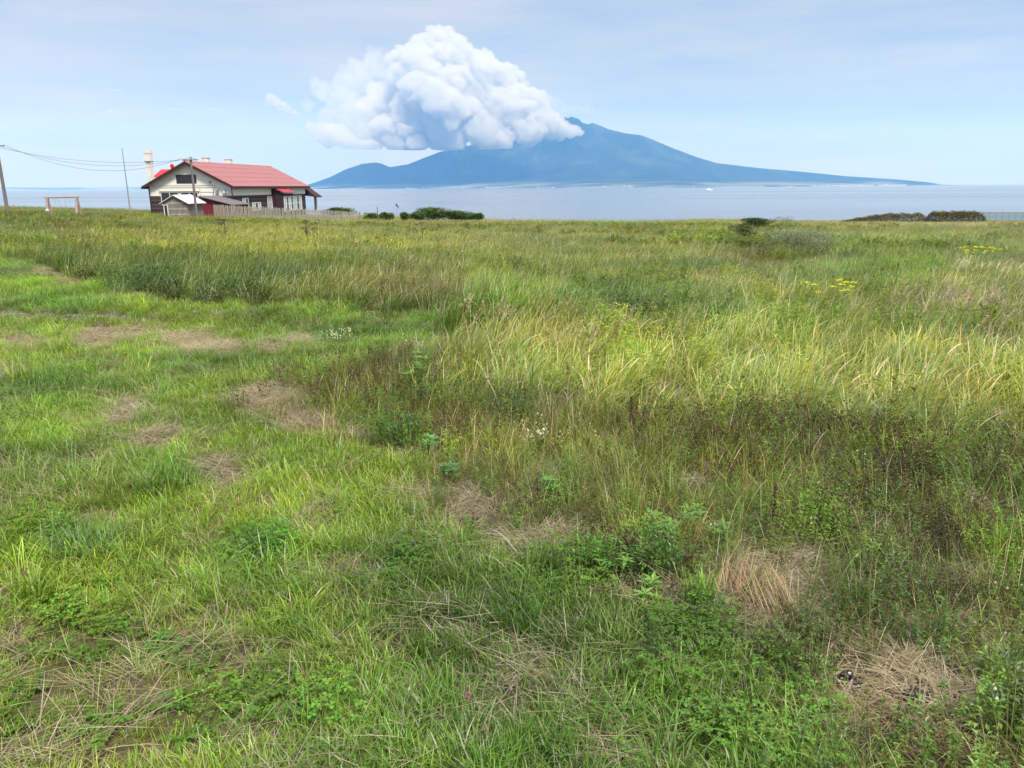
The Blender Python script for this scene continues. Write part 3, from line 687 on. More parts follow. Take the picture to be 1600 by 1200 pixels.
# large patches of differing growth: centre, radius in the photo, colour multiplier, strength
TINTS = [  # tall field
 (1250,600,420,70,(1.52,1.46,1.3),.8),(880,585,180,55,(1.3,1.25,1.05),.8),(1500,600,160,70,(1.15,1.12,.9),.8),(1000,630,160,30,(1.1,1.05,1.1),.6),
 (1200,540,120,30,(.95,1.12,.8),.6),(750,505,90,26,(.75,1.0,.6),.8),(900,470,200,22,(.85,1.05,.7),.7),(840,540,90,30,(1.55,1.15,1.5),.6),
 (640,462,90,20,(1.2,.85,1.25),.9),(540,462,90,12,(1.1,.85,1.1),.6),(380,430,180,30,(.85,.88,.7),.7),(330,445,200,20,(.75,.85,.65),.5),(480,385,300,30,(1.35,1.25,1.1),.8),
 (220,440,50,14,(.5,.68,.9),.8),(80,425,60,8,(.6,.7,.8),.6),(1050,430,120,14,(.65,.8,.6),.8),(1180,405,70,22,(.9,.72,.95),.9),(1245,380,60,14,(.8,.9,1.4),.9),
 (1000,395,130,14,(1.0,1.05,.8),.6),(1400,400,200,35,(.8,.98,.75),.7),(1350,440,150,25,(.8,1.05,.8),.6),(1350,480,60,10,(.6,.85,.6),.7),(1470,480,90,22,(1.6,1.3,1.9),.8),(1560,500,60,20,(1.5,1.25,1.7),.7),
 (1500,418,80,10,(1.1,1.05,1.3),.5),(1100,378,90,12,(.9,1.1,.7),.6),(820,365,80,10,(.85,.88,.95),.6),(700,352,120,8,(1.3,1.0,1.3),.6),(700,366,150,8,(.8,.9,1.0),.6),
 (1420,353,260,6,(1.75,1.3,2.3),.95),(1300,360,300,10,(.8,.85,.7),.6),(900,344,320,6,(1.15,1.25,.85),.8),(400,345,260,8,(1.25,1.2,.9),.7),(150,350,200,18,(.85,.88,.95),.7),
 (60,345,120,10,(.8,.85,.85),.6),(130,388,70,10,(1.3,1.1,1.2),.6),(30,385,80,14,(.9,1.05,.7),.6),(370,365,200,10,(1.05,1.0,.8),.5),(1095,452,32,8,(2.3,1.5,2.3),.9),
 (1120,500,70,22,(.8,1.02,.8),.6),(700,470,60,20,(1.0,.85,1.0),.5),(1560,680,80,22,(1.1,1.1,.9),.5),
 # mown grass
 (600,500,120,16,(1.05,1.12,1.0),.9),(350,500,160,14,(1.0,1.02,1.0),.6),(100,455,140,16,(.95,1.1,.85),.7),(120,475,60,12,(.7,.95,.7),.6),(640,520,60,10,(.5,.8,.7),.7),
 (250,570,250,22,(.72,.9,.8),.8),(80,660,160,60,(1.1,1.15,1.1),.7),(650,760,100,40,(1.05,1.0,.9),.5),(330,800,150,60,(1.2,1.15,.75),.6),(130,840,60,30,(.62,.85,1.1),.8),
 (400,860,60,34,(.6,.85,.6),.9),(600,1000,250,90,(1.05,1.05,.8),.5),(200,1080,220,110,(.8,.82,.75),.7),(250,740,60,30,(.7,.9,.8),.7),(700,880,120,30,(.85,.95,.75),.5),(470,730,90,22,(.8,.95,.9),.6),
 (950,880,80,30,(.72,.9,.8),.6),(1450,1180,120,40,(1.2,1.05,.8),.4),(600,1140,200,50,(.9,1.0,.8),.5),
 # weeds
 (1570,900,50,60,(1.25,1.5,.8),.9),(620,660,70,30,(.8,1.0,.9),.6),(560,600,60,20,(.95,.85,.85),.6),(820,690,150,40,(1.35,1.1,1.0),.7),(1100,800,200,50,(.9,1.0,.8),.5),
 (1350,760,150,60,(.75,.8,.75),.6),(1420,860,60,40,(.7,.65,.7),.7),(1000,760,80,30,(.85,.95,.85),.5),(1400,950,150,50,(.85,.95,.9),.5)]
def tints(x, y, px, py, amp=0.26, seed=50):
    n = len(x); c = np.ones((n, 3))
    a = fbm(x * 0.35, y * 0.35, seed, 4) - .5; b = fbm(x * 1.3, y * 1.3, seed + 9, 3) - .5; d = fbm(x * 0.9 + 40, y * 0.9, seed + 19, 3) - .5
    c[:, 0] *= 1 + 1.25 * a + 1.0 * b; c[:, 1] *= 1 + .85 * a + 1.0 * b; c[:, 2] *= 1 + .6 * b + .7 * d
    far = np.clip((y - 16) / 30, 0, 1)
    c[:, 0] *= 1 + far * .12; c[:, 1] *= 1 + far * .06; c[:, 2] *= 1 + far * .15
    jx = (fbm(x * .8, y * .8, 71, 3) - .5) * 60; jy = (fbm(x * .8, y * .8, 73, 3) - .5) * 22 * np.clip((py - 288) / 150, .1, 2)
    for (cx, cy_, rx, ry, col, s) in TINTS:
        w = np.clip(1.4 - ((px + jx - cx) / rx) ** 2 - ((py + jy - cy_) / ry) ** 2, 0, 1) * s
        for k in range(3): c[:, k] *= 1 + w * (col[k] - 1)
    r = rng.normal(0, amp, n); h = rng.normal(0, amp * .45, n)
    c[:, 0] *= np.exp(r * .8 + h); c[:, 1] *= np.exp(r * .8); c[:, 2] *= np.exp(r * .7 - h)
    c[:, 0] = np.minimum(c[:, 0], 1.25 * c[:, 1]); c[:, 2] = np.minimum(c[:, 2], 1.35 * np.minimum(c[:, 0], c[:, 1]))
    return np.clip(c, 0.25, 3.2)
def rots(n, full=True, jit=0.5, tilt=0.08):
    r = np.zeros((n, 3)); r[:, 0] = rng.normal(0, tilt, n); r[:, 1] = rng.normal(0, tilt, n)
    r[:, 2] = rng.uniform(0, 2 * math.pi, n) if full else rng.normal(0, jit, n); return r
def scales(n, lo, hi, extra=None):
    s = rng.uniform(lo, hi, n); s = s if extra is None else s * extra; return np.stack([s, s, s], -1)
def put(name, label, x, y, z, keep, rot, scl, tint, src, lift=0.0):
    coll, k = src; n = int(keep.sum())
    if n == 0: return
    scatter(name, label, np.stack([x, y, z + lift], -1)[keep], rot[keep], scl[keep], rng.integers(0, k, n), tint[keep], coll)
    print('LAYER', name, n)

S_short = source_set('short_grass_tuft', [tuft(100+i, 34, 0.085, (0.06, 0.16), (0.0026, 0.0050), (0.35, 0.25), (0.3, 1.4), GREEN if i % 2 else LUSH, 0.12, 4, 0.07) for i in range(8)])
S_lush = source_set('long_grass_tuft', [tuft(120+i, 30, 0.08, (0.14, 0.30), (0.0035, 0.0070), (0.3, 0.22), (0.5, 2.0), LUSH if i % 2 else GREEN, 0.18, 6, 0.06) for i in range(8)])
S_litter = source_set('dry_grass_litter', [litter(140+i, 60, 0.15, (0.05, 0.30), (0.0016, 0.0038), h=0.045) for i in range(6)])
S_reed = source_set('tall_grass_clump', [reed(160+i, 26, (0.25, 0.70), (0.006, 0.013), (0,1,0,0)[i % 4], rad=0.2, dry=0.10 + 0.03 * (i % 3), wind=0.38) for i in range(9)])
S_reedf = source_set('far_grass_clump', [reed(180+i, 15, (0.25, 0.65), (0.014, 0.026), 1 if i % 3 == 0 else 0, rad=0.3, segs=4, dry=0.12, wind=0.4) for i in range(7)])
S_fine = source_set('thin_grass_tuft', [tuft(200+i, 22, 0.09, (0.18, 0.42), (0.0022, 0.004), (0.2, 0.2), (0.2, 1.2), OLIVE, 0.15, 4, 0.14) for i in range(6)])
S_culm = source_set('dry_seed_stalk', [reed(220+i, 3, (0.5, 0.8), (0.003, 0.006), 4, rad=0.10, dry=0.9, wind=0.5) for i in range(5)])
S_herbg = source_set('green_weed', [herb(240+i, 5, (0.22, 0.42), HERB, None, leaves=28, ll=0.028) for i in range(6)])
S_herbb = source_set('brown_weed', [herb(260+i, 6, (0.22, 0.40), (0.060,0.068,0.036), (0.055, 0.036, 0.036), 8, 0.0062, leaves=16, ll=0.022) for i in range(6)])
S_herbp = source_set('clover_flower_weed', [herb(280+i, 5, (0.22, 0.40), HERB, PINK if i % 2 else (0.24,0.25,0.36), 1, 0.007, leaves=16, ll=0.026, lw=0.6) for i in range(5)])
S_forb = source_set('field_forb', [herb(340+i, 6, (0.30, 0.60), (0.11,0.17,0.05) if i % 3 else (.08,.12,.05), None, leaves=30, ll=0.06, lw=.34, rad=.16) for i in range(6)])
S_forbf = source_set('far_field_forb', [herb(360+i, 6, (0.35, 0.62), (0.11,0.16,0.05) if i % 3 else (.07,.11,.05), None, leaves=20, ll=0.13, lw=.4, rad=.3) for i in range(6)])
S_clover = source_set('clover_patch', [clover(300+i, 34) for i in range(6)])
S_ros = source_set('broad_leaf_rosette', [rosette(320+i, 9) for i in range(6)])

# --- mown grass
x, y = wedge(1.4, 9, 210); z, px, py, tall, hb, st, bare = zones(x, y)
br = blob(px, py, [(190,1090,260,120),(60,960,90,60)])
keep = ~tall & ~hb & (rng.random(len(x)) > st * 1.1) & (rng.random(len(x)) > br * .55); n = len(x)
hv = 0.75 + 0.6 * (fbm(x * 1.1, y * 1.1, 90, 3) - .2)
sc_ = scales(n, .7, 1.25, hv * (1 - .3 * br)); put('mown_grass', 'short bright green grass covering the foreground', x, y, z, keep, rots(n), sc_, tints(x, y, px, py), S_short)
x, y = wedge(9, 34, 95, k=.74); z, px, py, tall, hb, st, bare = zones(x, y); n = len(x)
keep = ~tall & ~hb & (rng.random(n) > st * .95) & (rng.random(n) > bare * 1.1) & (px < 900)
put('mown_grass', 'short green grass on the mown track at the left', x, y, z, keep, rots(n), scales(n, .8, 1.35), tints(x, y, px, py), S_short)
x, y = wedge(1.4, 18, 34); z, px, py, tall, hb, st, bare = zones(x, y); n = len(x)
cl_ = fbm(x * 1.6, y * 1.6, 95, 3); keep = ~tall & (rng.random(n) < sstep(.38, .62, cl_)) & (rng.random(n) > st) & (~hb | (rng.random(n) < .25)) & (rng.random(n) > blob(px, py, [(190,1110,230,110)]) * .8)
put('long_grass', 'longer arching green grass in tufts', x, y, z, keep, rots(n), scales(n, .6, 1.15, np.clip(1 + (y - 8) * .03, 1, 1.3)), tints(x, y, px, py), S_lush)
# --- straw
x, y = wedge(1.4, 30, 95); z, px, py, tall, hb, st, bare = zones(x, y); n = len(x)
keep = ((rng.random(n) < st * 1.3) | (rng.random(n) < .07)) & ~(tall & (y > 12)) 
tt = tints(x, y, px, py, .2, 60); lum = tt.mean(1, keepdims=True); tt = 0.72 + .4 * lum + 0 * tt; tt[:, 2:] *= rng.uniform(.85, 1.15, (n, 1)); tt[:, 0] *= 1.0
put('dry_straw', 'flattened dry straw lying in patches', x, y, z + rng.uniform(0, .03, n), keep, rots(n, tilt=.05), scales(n, .7, 1.25), tt, S_litter)
# --- tall grass
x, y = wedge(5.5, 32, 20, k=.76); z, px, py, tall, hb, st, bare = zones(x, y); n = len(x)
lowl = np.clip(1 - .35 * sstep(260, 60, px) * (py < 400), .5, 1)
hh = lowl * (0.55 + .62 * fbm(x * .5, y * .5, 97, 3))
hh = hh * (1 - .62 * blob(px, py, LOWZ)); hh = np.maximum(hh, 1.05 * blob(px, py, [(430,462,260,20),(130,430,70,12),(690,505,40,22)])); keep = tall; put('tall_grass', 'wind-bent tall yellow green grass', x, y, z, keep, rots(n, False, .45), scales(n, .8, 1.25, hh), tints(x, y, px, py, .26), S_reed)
x, y = wedge(31, 128, 9, 6, .76); z, px, py, tall, hb, st, bare = zones(x, y); n = len(x)
hh = .62 + .5 * fbm(x * .2, y * .2, 98, 3); hh = np.where((px > 1180) & (py < 356), hh * .7, hh) * (1 - .62 * blob(px, py, LOWZ))
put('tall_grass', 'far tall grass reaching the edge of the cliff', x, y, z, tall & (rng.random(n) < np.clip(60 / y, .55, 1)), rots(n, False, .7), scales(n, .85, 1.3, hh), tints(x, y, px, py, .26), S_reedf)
x, y = wedge(5.5, 60, 2.2, k=.76); z, px, py, tall, hb, st, bare = zones(x, y); n = len(x)
pn = fbm(x * .45, y * .45, 99, 3); keep = tall & (rng.random(n) < .5 * sstep(.48, .70, pn)); tt = tints(x, y, px, py, .15); tt = .5 + .5 * tt
put('dry_seed_stalks', 'dry seed stalks standing among the tall grass', x, y, z, keep, rots(n, False, .4), scales(n, .9, 1.35), np.clip(tt, .6, 1.5), S_culm)
# --- weeds
x, y = wedge(1.6, 13, 120); z, px, py, tall, hb, st, bare = zones(x, y); n = len(x); ok = hb & (rng.random(n) > st * .97)
bw = np.maximum(blob(px, py, [(1050,700,90,28),(1190,725,70,28),(1400,750,60,60),(1450,860,50,45),(612,582,18,16),(1330,690,80,18),(870,640,25,14),(1560,760,60,30),(560,600,60,22),(1100,760,60,30),(1290,800,60,30),(640,620,40,12),(720,690,40,14),(545,590,30,10)]), (fbm(x * 1.2, y * 1.2, 44, 3) > .60) * .6)
u = rng.random(n); tw = tints(x, y, px, py)
mead = np.clip(.45 + .7 * fbm(x * .8, y * .8, 46, 2), .5, 1.1)
put('green_weeds', 'leafy green weeds between the mown and the tall grass', x, y, z, ok & (u < .42 - .10 * bw), rots(n), scales(n, .7, 1.2, mead), tw, S_herbg)
put('brown_weeds', 'weeds gone to dark brown seed', x, y, z, ok & (u > .42) & (u < .46 + .40 * bw), rots(n), scales(n, .8, 1.2, mead), np.clip(tw, .6, 1.4), S_herbb)
u = rng.random(n); put('clover_flowers', 'pale pink clover heads among the weeds', x, y, z, ok & (u < .06) & (px > 850), rots(n), scales(n, .8, 1.15, mead), tw, S_herbp)
x, y = wedge(1.6, 13, 34); z, px, py, tall, hb, st, bare = zones(x, y); n = len(x); ok = hb & (rng.random(n) > st * .9)
put('thin_grass', 'thin olive grass growing through the weeds', x, y, z, ok, rots(n), scales(n, .7, 1.2), tints(x, y, px, py), S_fine)
# --- leafy forbs standing in the tall grass
x, y = wedge(6, 34, 7, k=.76); z, px, py, tall, hb, st, bare = zones(x, y); n = len(x); fb_ = fbm(x * .5, y * .5, 120, 3)
put('field_forbs', 'leafy green forbs mixed into the tall grass', x, y, z, tall & (rng.random(n) < sstep(.42, .66, fb_)), rots(n), scales(n, .8, 1.25), tints(x, y, px, py, .25), S_forb)
x, y = wedge(32, 90, 2.0, 5, k=.76); z, px, py, tall, hb, st, bare = zones(x, y); n = len(x); fb_ = fbm(x * .16, y * .16, 121, 4)
put('field_forbs', 'far leafy forbs mixed into the field', x, y, z, tall & (rng.random(n) < sstep(.50, .66, fb_)), rots(n), scales(n, .8, 1.15), tints(x, y, px, py, .35) * np.array([1.05, 1.0, .9]), S_forbf)
S_white = source_set('white_flower_weed', [herb(380+i, 5, (0.16, 0.3), HERB, (.42, .46, .62), 3, 0.008, leaves=10, ll=0.024) for i in range(3)])
x, y = wedge(1.6, 20, 30); z, px, py, tall, hb, st, bare = zones(x, y); n = len(x)
put('white_flowers', 'tiny white flowers dotted in small patches', x, y, z, rng.random(n) < blob(px, py, [(850,705,30,10),(530,545,30,10),(835,690,16,6),(650,550,14,6),(330,470,20,5),(1120,790,14,6),(1100,850,16,8)]) * .25, rots(n), scales(n, .8, 1.2), np.ones((n, 3)), S_white)
# --- clover, rosettes
x, y = wedge(1.6, 10, 95); z, px, py, tall, hb, st, bare = zones(x, y); n = len(x)
cw = blob(px, py, [(1150,1090,110,70),(1080,1000,70,50),(1180,1170,90,40),(400,870,50,36),(900,900,70,40),(640,880,40,22),(130,1000,60,30),(330,1130,80,60),(520,1110,60,35),(1020,870,60,30),(590,920,40,16),(50,840,50,26),(1050,1060,50,30),(1590,1100,30,50)])
keep = ~tall & (rng.random(n) < np.maximum(cw * .6, .05 * (fbm(x, y, 45, 2) > .5)))
put('clover', 'bright green clover patches', x, y, z, keep, rots(n), scales(n, .7, 1.2), tints(x, y, px, py, .15), S_clover)
x, y = wedge(1.6, 6, 42); z, px, py, tall, hb, st, bare = zones(x, y); n = len(x)
rw = blob(px, py, [(190,1100,260,100),(120,940,110,50),(420,1150,200,60),(60,1000,80,60)]); keep = ~tall & ~hb & (rng.random(n) < rw * .6)
put('broad_leaf_weeds', 'low broad-leaved rosettes in the thin turf', x, y, z, keep, rots(n), scales(n, .45, 1.1), tints(x, y, px, py, .18) * np.array([.95, .95, 1.1]), S_ros)

# ================================================================== things
def zg(x, y): return float(gz(x, y))

# ------------------------------------------------------------------ the house
HW, HL = 11.0, 24.2
th = math.atan2(-0.118, 0.993)
HC = Vector((-35.0, 97.7)); ax = Vector((math.cos(th), math.sin(th)))
HO = HC - ax * HW                                       # front left corner
house = empty('farmhouse', (HO.x, HO.y, 0), th)
tag(house, 'long white and dark boarded house with a big faded red gable roof', 'house')
GB = -1.3; ZE, ZS, ZP = 2.52, 1.40, 5.56                # ground, eave, top of dark boards, peak
def wall_with(parent):
    # front wall: two cladding zones, butt-jointed
    MB().prism([(0, ZS), (HW, ZS), (HW, ZE + .26), (HW / 2, ZP - .14), (0, ZE + .26)], 'y', 0, 0.16).build('wall', M['white_wall'], parent)
    MB().box(0, 0.16, 0.163, HL - .163, ZS, ZE + .26).build('wall', M['white_wall'], parent)
    MB().box(HW - .16, HW, 0.163, HL - .163, ZS, ZE + .26).build('wall', M['white_wall'], parent)
    MB().prism([(0, ZS), (HW, ZS), (HW, ZE + .26), (HW / 2, ZP - .14), (0, ZE + .26)], 'y', HL - .16, HL).build('wall', M['white_wall'], parent)
    MB().box(0.02, HW - .02, 0.02, 0.18, GB - .5, ZS - .003).build('wall', M['dark_board'], parent)['label'] = 'dark boarded lower front wall'
    MB().box(HW - .18, HW - .02, 0.183, HL - .183, GB - .5, ZS - .003).build('wall', M['dark_board'], parent)['label'] = 'dark boarded lower side wall'
    MB().box(0.02, .18, 0.183, HL - .183, GB - .5, ZS - .003).build('wall', M['dark_board'], parent)
    MB().box(0.02, HW - .02, HL - .18, HL - .02, GB - .5, ZS - .003).build('wall', M['dark_board'], parent)
wall_with(house)
# clapboards of the dark storey, lapped one over the other
def boards(parent, face, a, b, z0, z1, mat, step=0.16, name='board'):
    me = None; k = 0; z = z0
    while z < z1 - 0.03:
        L = b - a
        if me is None:
            me = []
            for mt_ in (mat, M['dark_board_worn']):
                mb = MB(); t = 0.035
                mb.prism([(0, 0), (-t, 0), (-0.008, step * .9), (0, step * .9)], 'x', 0, L); me.append(newmesh(name, mb.v, mb.f, mt_))
        o = link(name, me[1 if (k * 7 + 3) % 5 < 2 else 0], parent)
        if face == 'front': o.location = (a, 0.018, z)
        else: o.location = (HW - 0.018, a, z); o.rotation_euler = (0, 0, math.pi / 2)
        z += step; k += 1
boards(house, 'front', 0.02, HW - 0.02, -1.0, ZS, M['dark_board'], .2)
boards(house, 'side', 0.2, HL - 0.2, -1.0, ZS, M['dark_board'], .2)
# roof: two pitched slabs with the sheets laid as panels, ridge cap, fascia
ov, og = 0.62, 0.6; pit = math.atan2(ZP - ZE, HW / 2 + ov); ln = math.hypot(ZP - ZE, HW / 2 + ov)
def roof_slab(name, mat, parent, side):
    # local: along slope
    mb = MB(); mb.box(0, ln, -og, HL + og, -0.12, 0); o = mb.build(name, mat, parent)
    o.location = (HW / 2, 0, ZP)
    o.rotation_euler = (0, pit if side > 0 else math.pi - pit, 0)
    if side < 0:
        for v in o.data.vertices: v.co.z = -v.co.z
        o.data.flip_normals()
    return o
for sgn in (1, -1):
    slab = roof_slab('roof', M['roof_red'], house, sgn)
    if sgn > 0:
        npan = 34; w = (HL + 2 * og) / npan; rows = 5; lr = ln / rows
        mb = MB(); mb.prism([(0, 0), (lr * .995, 0.002), (lr * .995, 0.022), (0, 0.008)], 'y', 0.012, w - 0.012); pm = newmesh('shingle_panel', mb.v, mb.f, M['roof_red'])
        rr = random.Random(3)
        for i in range(npan):
            for j in range(rows):
                o = link('shingle_panel', pm, slab); o.location = (j * lr, -og + i * w, 0.004 + rr.uniform(0, .012)); o.rotation_euler = (0, rr.uniform(-.002, .004), 0)
    o = MB().box(0, ln, -og - .05, -og - .004, -0.30, 0.02).build('fascia', M['fascia'], house); o.location = (HW / 2, 0, ZP); o.rotation_euler = (0, pit if sgn > 0 else math.pi - pit, 0)
    if sgn < 0:
        for v in o.data.vertices: v.co.z = -v.co.z
        o.data.flip_normals()
MB().box(HW + ov - .02, HW + ov + .03, -og, HL + og, ZE - .27, ZE - .03).build('fascia', M['fascia'], house)
MB().box(-ov - .03, -ov + .02, -og, HL + og, ZE - .27, ZE - .03).build('fascia', M['fascia'], house)
MB().prism([(HW/2 - .16, ZP - .05), (HW/2 + .16, ZP - .05), (HW/2, ZP + .07)], 'y', -og, HL + og).build('ridge_cap', M['roof_red'], house)
MB().box(HW - .01, HW + .05, -.05, .12, -1.3, ZE + .05).build('corner_board', M['fascia'], house)
MB().box(-.05, .10, -.05, -.004, -1.3, ZE + .05).build('corner_board', M['fascia'], house)
# attic louvre
lv = MB().box(3.85, 6.5, -.05, -.003, 2.93, 3.98).build('louvre', M['fascia'], house)
mb = MB(); mb.prism([(-.075, 0), (-.053, .0), (-.053, .09), (-.062, .09)], 'x', 3.92, 6.43); sm = newmesh('slat', mb.v, mb.f, M['louvre'])
for k in range(8): link('slat', sm, lv, (0, 0, 2.99 + k * .118))
# windows
def window(parent, face, a, b, z0, z1, nx, nz, glass='glass', off=0.0, fr=0.07):
    """framed window on the front (y=0) or right side (x=HW) wall"""
    def B(mb, p0, p1, q0, q1, d0, d1):
        return mb.box(p0, p1, -d1 - off, -d0 - off, q0, q1) if face == 'front' else mb.box(HW + d0 + off, HW + d1 + off, p0, p1, q0, q1)
    mb = MB(); B(mb, a, b, z0, z0 + fr, .012, .075); B(mb, a, b, z1 - fr, z1, .012, .075)
    for i in range(nx + 1):
        c = a + (b - a) * i / nx; lo, hi = (a, a + fr) if i == 0 else (b - fr, b) if i == nx else (c - fr / 2, c + fr / 2)
        B(mb, lo, hi, z0 + fr + .001, z1 - fr - .001, .012, .07)
    for j in range(1, nz):
        c = z0 + (z1 - z0) * j / nz
        for i in range(nx):
            B(mb, a + (b - a) * i / nx + fr, a + (b - a) * (i + 1) / nx - fr + .02, c - fr * .4, c + fr * .4, .015, .06)
    w = mb.build('window', M['frame_white'], parent)
    for i in range(nx):
        g_ = B(MB(), a + (b - a) * i / nx + fr * .6, a + (b - a) * (i + 1) / nx - fr * .6, z0 + fr * .6, z1 - fr * .6, .004, .03)
        gg = glass if isinstance(glass, str) else glass[i % len(glass)]
        g_.build('pane', M[gg], w)
    return w
window(house, 'front', 1.55, 3.95, 0.25, 1.86, 2, 1, off=.03)
window(house, 'front', 4.25, 6.55, 0.25, 1.86, 2, 1, off=.03)
MB().box(1.4, 6.75, -.14, -.01, 1.875, 1.95).build('lintel', M['dark_metal'], house)
window(house, 'side', 2.6, 4.3, -.15, 1.05, 2, 1, ['curtain', 'glass'], off=.03)
window(house, 'side', 5.3, 7.9, -.6, 0.45, 3, 1, ['curtain', 'glass', 'curtain'], off=.03)
window(house, 'side', 10.1, 11.6, -.6, 1.18, 1, 2, 'curtain', off=.03)
window(house, 'side', 18.4, 22.4, -.95, 1.15, 4, 2, ['glass', 'curtain', 'glass', 'curtain'], off=.03)
# side porch with its own small bright roof
porch = MB().box(HW + .03, HW + 1.4, 12.3, 15.9, GB - .4, 1.55).build('porch', M['dark_board'], house)
window(porch, 'side', 12.5, 15.8, -.95, 1.15, 4, 2, ['curtain', 'glass', 'curtain', 'glass'], off=1.39)
mb = MB(); mb.prism([(HW - .0, 2.36), (HW + 1.75, 1.62), (HW + 1.75, 1.70), (HW - .0, 2.46)], 'y', 12.0, 16.2); mb.build('porch_roof', M['porch_red'], house)
MB().box(HW + .02, HW + .3, 11.7, 12.28, -1.3, 2.2).build('downpipe_boxing', M['fascia'], house)
# lean-to canopy at the far corner, on a post
MB().prism([(HW - .3, 2.25), (HW + 1.5, .95), (HW + 1.5, .82), (HW - .3, 2.1)], 'y', HL + .62, HL + 3.2).build('canopy', M['fascia'], house)
MB().prism([(HW - .3, 2.2), (HW + 1.35, .9), (HW - .3, 1.1)], 'y', HL + .64, HL + .70).build('canopy_end', M['fascia'], house)
MB().tube([(HW + 1.2, HL + .9, -1.4), (HW + 1.2, HL + .9, 1.0)], .07).build('post', M['fascia'], house)
MB().box(HW + .35, HW + .8, HL + 2.6, HL + 2.7, -1.3, .9).build('door', M['frame_white'], house)
# chimneys on the ridge
for yy in (5.4, 11.6):
    ch = MB().box(HW/2 - .9, HW/2 - .1, yy, yy + .8, ZP - .9, ZP + .62).build('chimney', M['chimney'], house)
    MB().box(HW/2 - .96, HW/2 - .04, yy - .06, yy + .86, ZP + .623, ZP + .70).build('chimney_cap', M['chimney'], ch)
# fittings on the gable: conduits, hooded vents, meter boxes
for z_, x0_, x1_ in ((2.66, .3, 8.9), (2.42, .6, 9.1), (1.86, 6.9, 8.6)):
    MB().tube([(x0_, -.035, z_), (x1_, -.035, z_)], .018, 6).build('conduit', M['metal'], house)
MB().tube([(6.85, -.035, 2.4), (6.85, -.035, 1.45)], .018, 6).build('conduit', M['metal'], house)
for x_ in (8.75, 9.35):
    MB().tube([(x_, -.01, 2.3), (x_, -.2, 2.28), (x_, -.26, 2.12), (x_ + .05, -.22, 1.85), (x_ - .1, -.12, 1.75)], .06, 8).build('flue', M['metal'], house)
MB().tube([(8.3, -.005, 3.05), (8.3, -.09, 3.05)], .15, 12).build('vent', M['metal'], house)
for x_, w_, z_ in ((8.95, .32, 1.62), (9.9, .42, 1.62), (10.4, .28, 1.66)):
    MB().box(x_, x_ + w_, -.18, -.01, z_, z_ + .5).build('meter_box', M['tin_white'] if w_ < .3 else M['metal'], house)
MB().box(9.95, 10.25, -.22, -.185, 1.70, 2.05).build('meter_box', M['tin_white'], house)

# wing behind the house with a bright red roof
wing = empty('rear_wing', (-51.9, 112.5, .4), th); tag(wing, 'small bright red roofed wing half hidden behind the left side of the house', 'building')
MB().box(.7, 6.4, .4, 4.6, -1.2, 3.45).build('wall', M['dark_board'], wing)
MB().prism([(-.1, 3.46), (2.5, 4.62), (5.1, 3.46)], 'x', .45, 7.0).build('roof', M['roof_bright'], wing)
v_ = MB().tube([(2.2, 2.5, 4.4), (2.2, 2.5, 5.0)], .2, 8).build('roof_vent', M['roof_bright'], wing)
MB().ball((2.2, 2.5, 5.1), .3).build('vent_cap', M['roof_bright'], v_)

# free-standing chimney stack left of the house
p = at_depth(237.5, 292, 109); stack = empty('chimney_stack', (p.x, p.y, 0), th); tag(stack, 'tall square pale chimney stack rising behind the left end of the house', 'chimney')
MB().box(-.31, .31, -.31, .31, -1.5, 6.0).build('shaft', M['chimney'], stack)
MB().box(-.42, .42, -.42, .42, 6.003, 7.45).build('head', M['chimney'], stack)
MB().box(-.45, .45, -.45, .45, 5.90, 6.0).build('band', M['metal'], stack)
MB().box(-.44, .44, -.44, .44, 6.95, 7.0).build('band', M['metal'], stack)
MB().tube([(.42, -.2, -1), (.42, -.2, 5.85)], .09, 8).build('pipe', M['tin_white'], stack)

# grey board shed with a pale tin roof, in front of the house
p = at_depth(256, 331, 84); shed = empty('garden_shed', (p.x, p.y, 0), th); tag(shed, 'low weathered grey plank shed with a pale tin gable roof', 'shed')
sw, sl, se, sp = 2.75, 3.3, .80, 1.58
MB().prism([(0, -1.2), (sw, -1.2), (sw, se), (sw/2, sp - .04), (0, se)], 'y', 0, sl).build('wall', M['old_wood'], shed)
for k in range(13):
    zz = -1.1 + k * .2; x0_ = max(0, (zz + .2 - se) * (sw/2) / (sp - se)) if zz + .2 > se else 0
    if x0_ > sw/2 - .1: break
    lo = .62 if zz < .35 else x0_ + .02
    o = MB().prism([(-.03, zz), (-.008, zz + .19), (-.002, zz + .19), (-.002, zz)], 'x', lo, sw - x0_ - .02).build('plank', M['old_wood' if k % 3 else 'fence_wood'], shed)
for sg in (1, -1):
    a0 = math.atan2(sp - se, sw / 2 + .3); L_ = math.hypot(sp - se + .12, sw / 2 + .32)
    mb = MB(); q = [(sw/2, sp), (sw/2 + sg * (sw/2 + .32), se - .12), (sw/2 + sg * (sw/2 + .32), se - .06), (sw/2, sp + .06)]
    mb.prism(q, 'y', -.25, sl + .25).build('roof', M['tin_white'], shed)
MB().box(.05, .13, -.05, -.004, -1.2, .55).build('door_frame', M['frame_white'], shed); MB().box(.46, .54, -.05, -.004, -1.2, .55).build('door_frame', M['frame_white'], shed)
MB().box(.05, .54, -.05, -.004, .553, .62).build('door_frame', M['frame_white'], shed); MB().box(.14, .45, -.03, -.004, -1.2, .54).build('door', M['dark_board'], shed)

